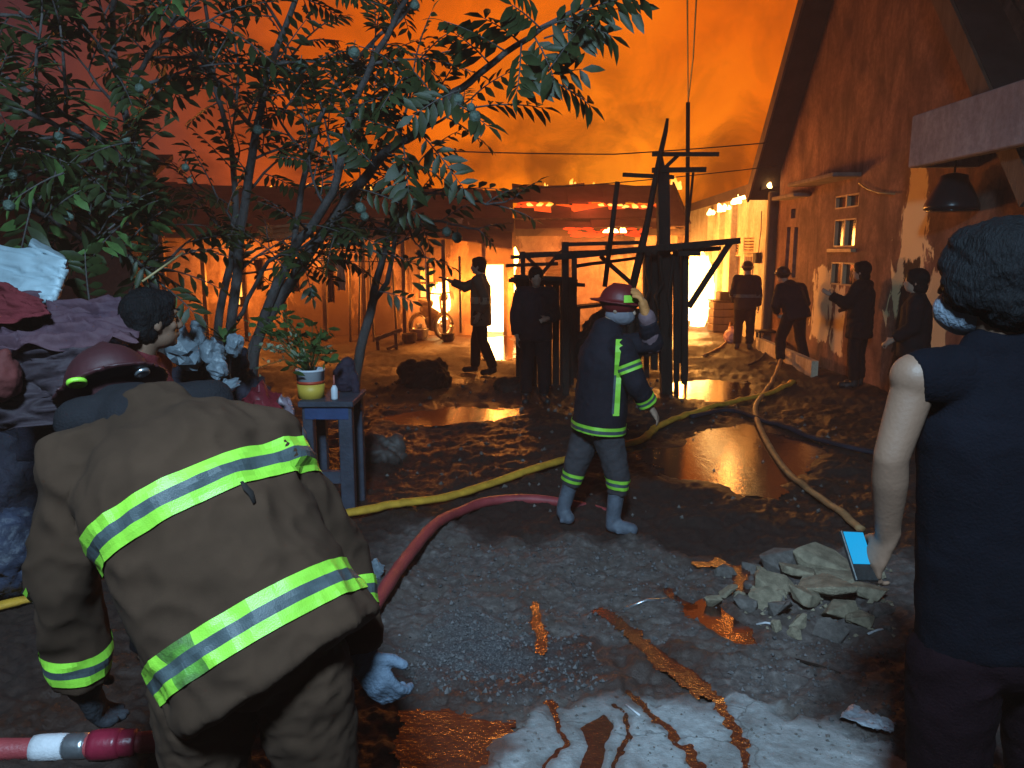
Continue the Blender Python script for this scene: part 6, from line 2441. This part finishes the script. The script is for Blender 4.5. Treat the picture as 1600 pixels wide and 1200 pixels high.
bag('grey_tub', 'grey dented tub standing under the blue table side', 'tub', P(455, 690, 4.9), (.10, .1, .13), M('grey_tub', (.13, .13, .14), .6, .3, 5, .2), 22, .012, .012, 5)
bag('dark_bag', 'black refuse bag under the tree stems behind the plastic bags', 'sack', P(330, 640, 5.0), (.40, .25, .30), MT['dark_sack'], 23, .06, .02)
bag('dark_bag', 'black refuse bag behind the blue table legs', 'sack', P(440, 740, 5.7), (.26, .2, .2), MT['dark_sack'], 24, .05, .02)
bag('dark_bag', 'black tarp heap behind the black-haired person', 'sack', P(120, 660, 4.4), (.6, .4, .5), MT['dark_sack'], 25, .08, .03, 5)
MB().tube([P(222, 440, 4.0), P(286, 395, 4.2)], .006, 6).build('thin_stick', MT['bamboo'])
setp(bpy.data.objects['thin_stick'], 'thin pale stick slanting up between the leaves and the dark hair', 'stick')

# ---------------------------------------------------------------- hoses
MT['hose_yellow'] = M('yellow_hose_canvas', (.55, .29, .03), .6, .3, 9, .3, 120, .3)
MT['hose_red'] = M('red_hose_rubber', (.30, .045, .05), .5, .2, 9, .2, 120, .4)
MT['hose_brown'] = M('muddy_hose_canvas', (.30, .16, .07), .6, .35, 9, .3, 120, .3)


def smooth_pts(w, k=6):
    out = []
    n = len(w)
    for i in range(n - 1):
        a_, b_, c_, d_ = w[max(i - 1, 0)], w[i], w[i + 1], w[min(i + 2, n - 1)]
        for j in range(k):
            t_ = j / k
            out.append(0.5 * ((2 * b_) + (c_ - a_) * t_ + (2 * a_ - 5 * b_ + 4 * c_ - d_) * t_ * t_ + (3 * b_ - a_ - 3 * c_ + d_) * t_ ** 3))
    out.append(w[-1])
    return out


def hose(label, pix, r, mat, flat=.75, lift=None, couple=()):
    t = thing('fire_hose', label, 'hose', tuple(G(*pix[len(pix) // 2][:2])))
    w = []
    for i, p in enumerate(pix):
        g = G(*p[:2])
        z = gz(g.x, g.y) + r * .8
        w.append(V((g.x, g.y, z + (p[2] if len(p) > 2 else 0))))
    pts = smooth_pts(w, 8)
    out = []
    for k, p in enumerate(pts):
        zmin = gz(p.x, p.y) + r * (.72 if min(len(q_) for q_ in pix) == 2 and all(len(q_) < 3 or q_[2] >= 0 for q_ in pix) else -1.6)
        out.append(V((p.x, p.y, max(p.z, zmin))))
    rr = random.Random(int(pix[0][0]))
    MB().tube(out, [r * rr.uniform(.94, 1.06) for _ in out], 10, flat=flat).build('hose_line', mat, t)
    for (px, py, ln, mt_, k) in couple:
        g = G(px, py)
        # nearest direction along the hose
        i = min(range(1, len(out) - 1), key=lambda i_: (out[i_].xy - g.xy).length)
        d = (out[i + 1] - out[i - 1]).normalized()
        c_ = out[i]
        MB().tube([c_ - d * ln / 2, c_ - d * ln * .3, c_ + d * ln * .3, c_ + d * ln / 2], [r * k * .95, r * k, r * k, r * k * .95], 14).build('coupling', MT[mt_], t)
    return t


MT['white_tape'] = M('white_tape', (.5, .48, .5), .6, .2, 9, .2, 100, .3)
MT['red_metal'] = M('red_coupling', (.20, .012, .03), .35, .2, 9, .1, 60, .5)
hose('yellow canvas hose stretched from the bending firefighter to the walking firefighter', [(440, 850, .12), (500, 828, .06), (560, 813, .02), (640, 796), (700, 783), (770, 762), (830, 745), (880, 728), (940, 706), (1000, 692), (1036, 666), (1086, 648), (1150, 630), (1200, 618), (1240, 602)],
     .047, MT['hose_yellow'], .6)
hose('red rubber hose curving over the mud from the lower left behind the bending firefighter', [(-160, 1196), (0, 1186), (80, 1180), (200, 1176), (330, 1150), (450, 1100), (545, 1020), (592, 962, .03), (630, 900, .05), (680, 838, .03), (720, 805), (765, 787), (840, 782, -.03), (930, 792, -.06), (1000, 802, -.12)],
     .038, MT['hose_red'], .95, couple=[(86, 1180, .11, 'white_tape', 1.18), (130, 1178, .08, 'chrome', 1.12), (165, 1177, .10, 'red_metal', 1.35), (205, 1175, .06, 'red_metal', 1.2)])
hose('muddy canvas hose running down from the leaning firefighter to the big puddle', [(1236, 518, .45), (1228, 545, .25), (1218, 575, .05), (1205, 600), (1193, 618), (1180, 640), (1186, 668), (1208, 708), (1238, 748), (1290, 790), (1345, 836)],
     .031, MT['hose_brown'], .75)
hose('dark hose lying across the mud behind the big puddle', [(1080, 655), (1140, 645), (1195, 662), (1260, 684), (1345, 708), (1420, 716)], .035, MT['dark_sack'], .7)
hose('short piece of yellow hose lying behind the left sleeve of the bending firefighter', [(-80, 975), (0, 958), (70, 942), (140, 930)], .034, MT['hose_yellow'], .6)
hose('thin pale hose looping by the feet of the firefighter at the cream house', [(1100, 556), (1122, 546), (1134, 536), (1140, 520, .2), (1146, 500, .5)], .022, MT['hose_brown'], .9)
hose('thin hose on the ground below the leaning firefighter', [(1170, 572), (1190, 560), (1204, 540), (1214, 524, .2)], .022, MT['dark_sack'], .9)

# ---------------------------------------------------------------- far clutter in front of the long house
def garment(label, px, py, w, hh, mat, Y, seed):
    rnd = random.Random(seed)
    c = P(px, py, Y)
    ww, h2 = W_at(w, Y), W_at(hh, Y)
    n, m = 8, 10
    vs = []
    for j in range(m + 1):
        for i in range(n + 1):
            u, v_ = i / n - .5, j / m
            k = 1 if v_ < .3 else .72 + .1 * math.sin(v_ * 7 + seed)
            vs.append((c.x + u * ww * k, c.y + .05 * math.sin(u * 14 + seed + v_ * 2), c.z - v_ * h2 - (.06 * abs(u) * h2 if v_ > .9 else 0)))
    o = MB().add(vs, [(j * (n + 1) + i, j * (n + 1) + i + 1, (j + 1) * (n + 1) + i + 1, (j + 1) * (n + 1) + i) for j in range(m) for i in range(n)], True).build('hanging_garment', mat)
    md = o.modifiers.new('s', 'SOLIDIFY')
    md.thickness = .02
    return setp(o, label, 'garment', 'clothes hung along the long house')


MT['dark_cloth'] = M('dark_hung_cloth', (.05, .03, .025), .9, .4, 5, .2)
MT['pale_cloth2'] = M('pale_hung_cloth', (.40, .30, .22), .9, .3, 5, .2)
for k, (px, py, w, hh, mt_, lab) in enumerate([
        (404, 405, 14, 46, 'dark_cloth', 'dark garment hung farthest left on the clothesline'), (460, 404, 16, 50, 'dark_cloth', 'dark coat hung between two bent tree stems'),
        (516, 404, 14, 66, 'dark_cloth', 'long dark cloth hung left of the pale trousers'), (533, 408, 18, 44, 'pale_cloth2', 'pale trousers hung on the clothesline'),
        (640, 418, 10, 38, 'dark_cloth', 'small dark garment hung on the facade near the lit window')]):
    garment(lab, px, py, w, hh, MT[mt_], 15.25 if px < 620 else 16.8, k)
sheet('orange_awning', 'wrinkled translucent sheet hung under the eave of the long house', 'awning', M('thin_tarp', (.55, .36, .18), .7, .3, 3, .2, 20, .3),
      P(408, 378, 15.4), P(484, 372, 15.4), P(490, 348, 15.3), P(405, 352, 15.3), .10, 7, 26, .01, 4)
for k, (a_, b_, lab) in enumerate([((546, 400), (548, 555), 'bamboo pole left of the right tree stem'), ((562, 400), (561, 560), 'brightly lit bamboo pole right next to the tree stem'), ((576, 395), (586, 560), 'slanting bamboo pole behind the tree stem'),
                                   ((613, 420), (620, 522), 'thin lit bamboo pole standing alone against the facade'), ((718, 400), (720, 520), 'thin pole at the left jamb side of the burning doorway'), ((668, 410), (672, 510), 'dark thin post in front of the lit window')]):
    Y = 14.6 if px < 600 else 15.8
    setp(MB().tube([P(*a_, Y), P(*b_, Y)], .028, 7).build('bamboo_pole', MT['bamboo' if k < 5 else 'char']), lab, 'pole', 'poles along the long house')
# motorbike at the window
mk = thing('motorbike', 'motorbike silhouetted in front of the flames by the lit window', 'motorbike', (fx(680), 16.4, 0))
for px in (693, 655):
    c = P(px, 492 if px == 693 else 503, 16.3)
    c.z = .29
    rot = Matrix.Rotation(R(90), 3, 'X') if px != 693 else Matrix.Rotation(R(90), 3, 'X') @ Matrix.Rotation(0, 3, 'Z')
    rot = Matrix.Rotation(R(48), 3, 'Z') @ Matrix.Rotation(R(90), 3, 'X')
    pts = [c + rot @ V((math.cos(2 * math.pi * k / 20) * .26, math.sin(2 * math.pi * k / 20) * .26, 0)) for k in range(21)]
    wh = MB().tube(pts, .035, 7).build('wheel', MT['boot_black'], mk)
    pts = [c + rot @ V((math.cos(2 * math.pi * k / 20) * .205, math.sin(2 * math.pi * k / 20) * .205, 0)) for k in range(21)]
    MB().tube(pts, .018, 6).build('rim', MT['chrome'], wh)
    MB().lathe(c, [(.05, -.05), (.05, .05)], 10, rot).build('hub', MT['chrome'], wh)
w1, w2_ = P(693, 492, 16.3), P(655, 503, 16.3)
w1.z = w2_.z = .29
mb = MB()
mb.limb(w1.lerp(w2_, .3) + V((0, 0, .22)), w1.lerp(w2_, .75) + V((0, 0, .34)), .10, .12)
mb.limb(w1.lerp(w2_, .45) + V((0, 0, .0)), w1.lerp(w2_, .55) + V((0, 0, .1)), .13, .12)
remesh('bike_body', mb, .02, MT['helmet_black'], mk, 2)
mb = MB()
mb.limb(w1.lerp(w2_, .5) + V((0, 0, .46)), w1.lerp(w2_, .95) + V((0, 0, .50)), .10, .09, None, .05, .05)
remesh('seat', mb, .02, MT['boot_black'], mk, 2)
MB().tube([w1, w1.lerp(w2_, .15) + V((0, 0, .62))], .03, 7).build('fork', MT['chrome'], mk)
hb2 = w1.lerp(w2_, .16) + V((0, 0, .66))
MB().tube([hb2 + V((-.22, -.2, .03)), hb2, hb2 + V((.22, .2, .03))], .018, 6).build('handlebar', MT['boot_black'], mk)
MB().ell(hb2 + V((.10, -.06, -.06)), (.09, .09, .09)).build('headlight', MT['pane'], mk)
# trestle, pots and blackened heaps
tr = thing('low_trestle', 'low wooden trestle lying by the facade, lit along one edge', 'trestle', (P(600, 540, 15).x, 14.6, 0))
for a_, b_, w_ in (((586, 530), (628, 515), .07), ((590, 532), (592, 560), .06), ((618, 520), (620, 552), .06), ((605, 545), (628, 536), .05)):
    MB().beam(P(*a_, 14.4), P(*b_, 14.6), w_).build('bar', MT['wood'], tr)
for k, (px, py, r, lab) in enumerate([(655, 525, .20, 'round dark pot glinting orange near the motorbike wheel'), (640, 530, .16, 'low dark basin left of the round pot'), (700, 528, .14, 'small dark can in front of the burning doorway')]):
    g = G(px, py + 6)
    setp(MB().lathe((g.x, g.y, 0), [(r * .7, 0), (r, r * .5), (r * .95, r * 1.1), (r * 1.05, r * 1.2), (r * .9, r * 1.2), (r * .8, r * .5)], 16).build('pot', MT['chrome' if k == 0 else 'char']), lab, 'pot')
bag('charred_heap', 'blackened heap of debris on the mud left of the pointing man', 'debris heap', tuple(G(655, 600) + V((0, 0, .0))), (.55, .3, .16), MT['char'], 30, .08, .03, 5)
bag('charred_heap', 'low blackened heap at the feet of the smoke-veiled person', 'debris heap', tuple(G(800, 610) + V((0, 0, .0))), (.25, .2, .10), MT['char'], 31, .06, .025, 6)
bag('charred_heap', 'charred debris piled under the bare stall beams', 'debris heap', tuple(P(960, 530, 10.3)), (.55, .3, .35), MT['char'], 32, .10, .03, 5)
bag('charred_heap', 'dark dented debris behind the blue table on the mud', 'debris heap', tuple(G(600, 715)), (.32, .22, .10), M('muddy_tarp', (.06, .045, .04), .6, .4, 5, .2), 33, .05, .02, 6)
# crates by the alley fire
cr = thing('crate', 'scorched wooden crate glowing at its edges beside the alley fire', 'crate', tuple(G(1130, 516)))
g = G(1130, 518)
for i in range(4):
    MB().box((g.x, g.y, .10 + i * .17), (.62, .5, .155)).build('plank', MT['wood'], cr, .01)
MB().box((g.x, g.y, .72), (.66, .54, .03)).build('lid', MT['char'], cr)
bx = setp(MB().box((g.x + .08, g.y, .83), (.5, .4, .18)).build('box', MT['char'], None, .015), 'dark flat box lying on top of the scorched crate', 'box')
bag('pink_bag', 'pinkish bag on the ground left of the straight standing firefighter', 'bag', tuple(G(1141, 535) + V((0, 0, .12))), (.14, .12, .16), M('pink_plastic', (.5, .28, .24), .5, .2, 5, .1), 34, .03, .014, 9)
bn = thing('bench', 'small dark wooden bench between the two firefighters at the wall', 'bench', tuple(G(1198, 545)))
g = G(1198, 545)
MB().box((g.x, g.y, .34), (.42, .25, .04)).build('seat', MT['char'], bn)
for sx in (-.17, .17):
    for sy in (-.09, .09):
        MB().box((g.x + sx, g.y + sy, .16), (.04, .04, .32)).build('leg', MT['char'], bn)
# small litter on the near ground
sheet('plastic_wrapper', 'crumpled clear plastic wrapper lying on the concrete in front', 'wrapper', M('clear_wrapper', (.34, .36, .40), .35, .3, 9, .3, 60, .6),
      G(1312, 1128) + V((0, 0, .012)), G(1392, 1152) + V((0, 0, .012)), G(1398, 1140) + V((0, 0, .02)), G(1330, 1108) + V((0, 0, .015)), .012, 9, 18, .002, 5)
def stick(label, a_, b_, r, mat):
    p0, p1 = G(*a_), G(*b_)
    p0.z = gz(p0.x, p0.y) + r
    p1.z = gz(p1.x, p1.y) + r
    m_ = p0.lerp(p1, .5)
    m_.z = max(m_.z, gz(m_.x, m_.y) + r)
    setp(MB().tube([p0, m_, p1], r, 6).build('stick', mat), label, 'stick')


stick('thin grey rod lying on the gravel left of the trickle', (975, 946), (1045, 940), .008, MT['chrome'])
stick('short dark twig lying on wet concrete between the trickles', (1242, 1028), (1312, 1056), .007, MT['char'])
stick('pale matchlike stick beside the thin trickle', (978, 1104), (1000, 1120), .004, MT['white_tape'])
stick('white stick at the right end of the rubble pile', (1356, 990), (1386, 984), .006, MT['white_tape'])
stick('short pale stick left of the rubble pile front', (1182, 974), (1210, 979), .006, MT['white_tape'])
stick('thin bent straw on the mud beside the blue table leg', (548, 730), (560, 765), .005, MT['bamboo'])
g = G(586, 905)
crumple('clear_bag', 'small crumpled clear bag between the right sleeve and the red hose', 'plastic bag', tuple(g + V((0, 0, .05))), (.05, .04, .06), MT['white_bag'], 40)
# ---------------------------------------------------------------- smoky air
hz = MB().box((0, 12, 3.6), (60, 40, 13.0))
hm = bpy.data.materials.new('smoke_haze')
hm.use_nodes = True
t = hm.node_tree
t.nodes.clear()
pv = nd(t, 'ShaderNodeVolumePrincipled')
pv.inputs['Color'].default_value = (0.80, 0.45, 0.30, 1)
pv.inputs['Density'].default_value = 0.006
pv.inputs['Anisotropy'].default_value = 0.2
oo = nd(t, 'ShaderNodeOutputMaterial')
t.links.new(pv.outputs[0], oo.inputs['Volume'])
ho = hz.build('haze', hm)
setp(ho, kind='stuff')

# ---------------------------------------------------------------- thicker smoke over the roofs and in the burning openings
def smoke_mat(name, dens, col, emis=None):
    m = bpy.data.materials.new(name)
    m.use_nodes = True
    t = m.node_tree
    t.nodes.clear()
    p = nd(t, 'ShaderNodeVolumePrincipled')
    p.inputs['Color'].default_value = (*col, 1)
    p.inputs['Density'].default_value = dens
    o = nd(t, 'ShaderNodeOutputMaterial')
    t.links.new(p.outputs[0], o.inputs['Volume'])
    return m


SM1 = smoke_mat('dark_smoke', 0.22, (0.30, 0.17, 0.10))
SM2 = smoke_mat('fire_lit_smoke', 0.16, (0.85, 0.55, 0.35))
rq = random.Random(12)


def smoke(c, r, mat, seed):
    mb = MB()
    mb.ell(c, r, None, 22, 14)
    for i, v in enumerate(mb.v):
        d_ = V(v) - V(c)
        q = d_ * (1.4 / max(r)) + V((seed * 3.3, seed, 0))
        mb.v[i] = tuple(V(c) + d_ * (1 + .55 * mnoise.noise(q) + .3 * mnoise.noise(q * 2.5)))
    setp(mb.build('smoke', mat), kind='stuff')


for k, (px, py, r) in enumerate([(905, 215, (1.5, .9, .8)), (850, 262, (.9, .8, .7)), (945, 268, (.8, .7, .9)), (760, 250, (1.3, .8, .7)), (1000, 190, (1.0, .8, .6)), (1130, 250, (.9, .8, .8)), (610, 235, (1.4, .8, .7))]):
    smoke(P(px, py, 23.5), r, SM1, k + 1)
smoke((-.35, 16.1, 1.15), (.85, .5, .95), SM2, 21)
smoke((fx(675), 16.2, 1.0), (.7, .45, .8), SM2, 22)
smoke((4.0, 17.6, 1.4), (.75, .9, 1.1), SM2, 23)
smoke((2.1, 17.6, 1.5), (1.5, .6, .8), SM2, 24)
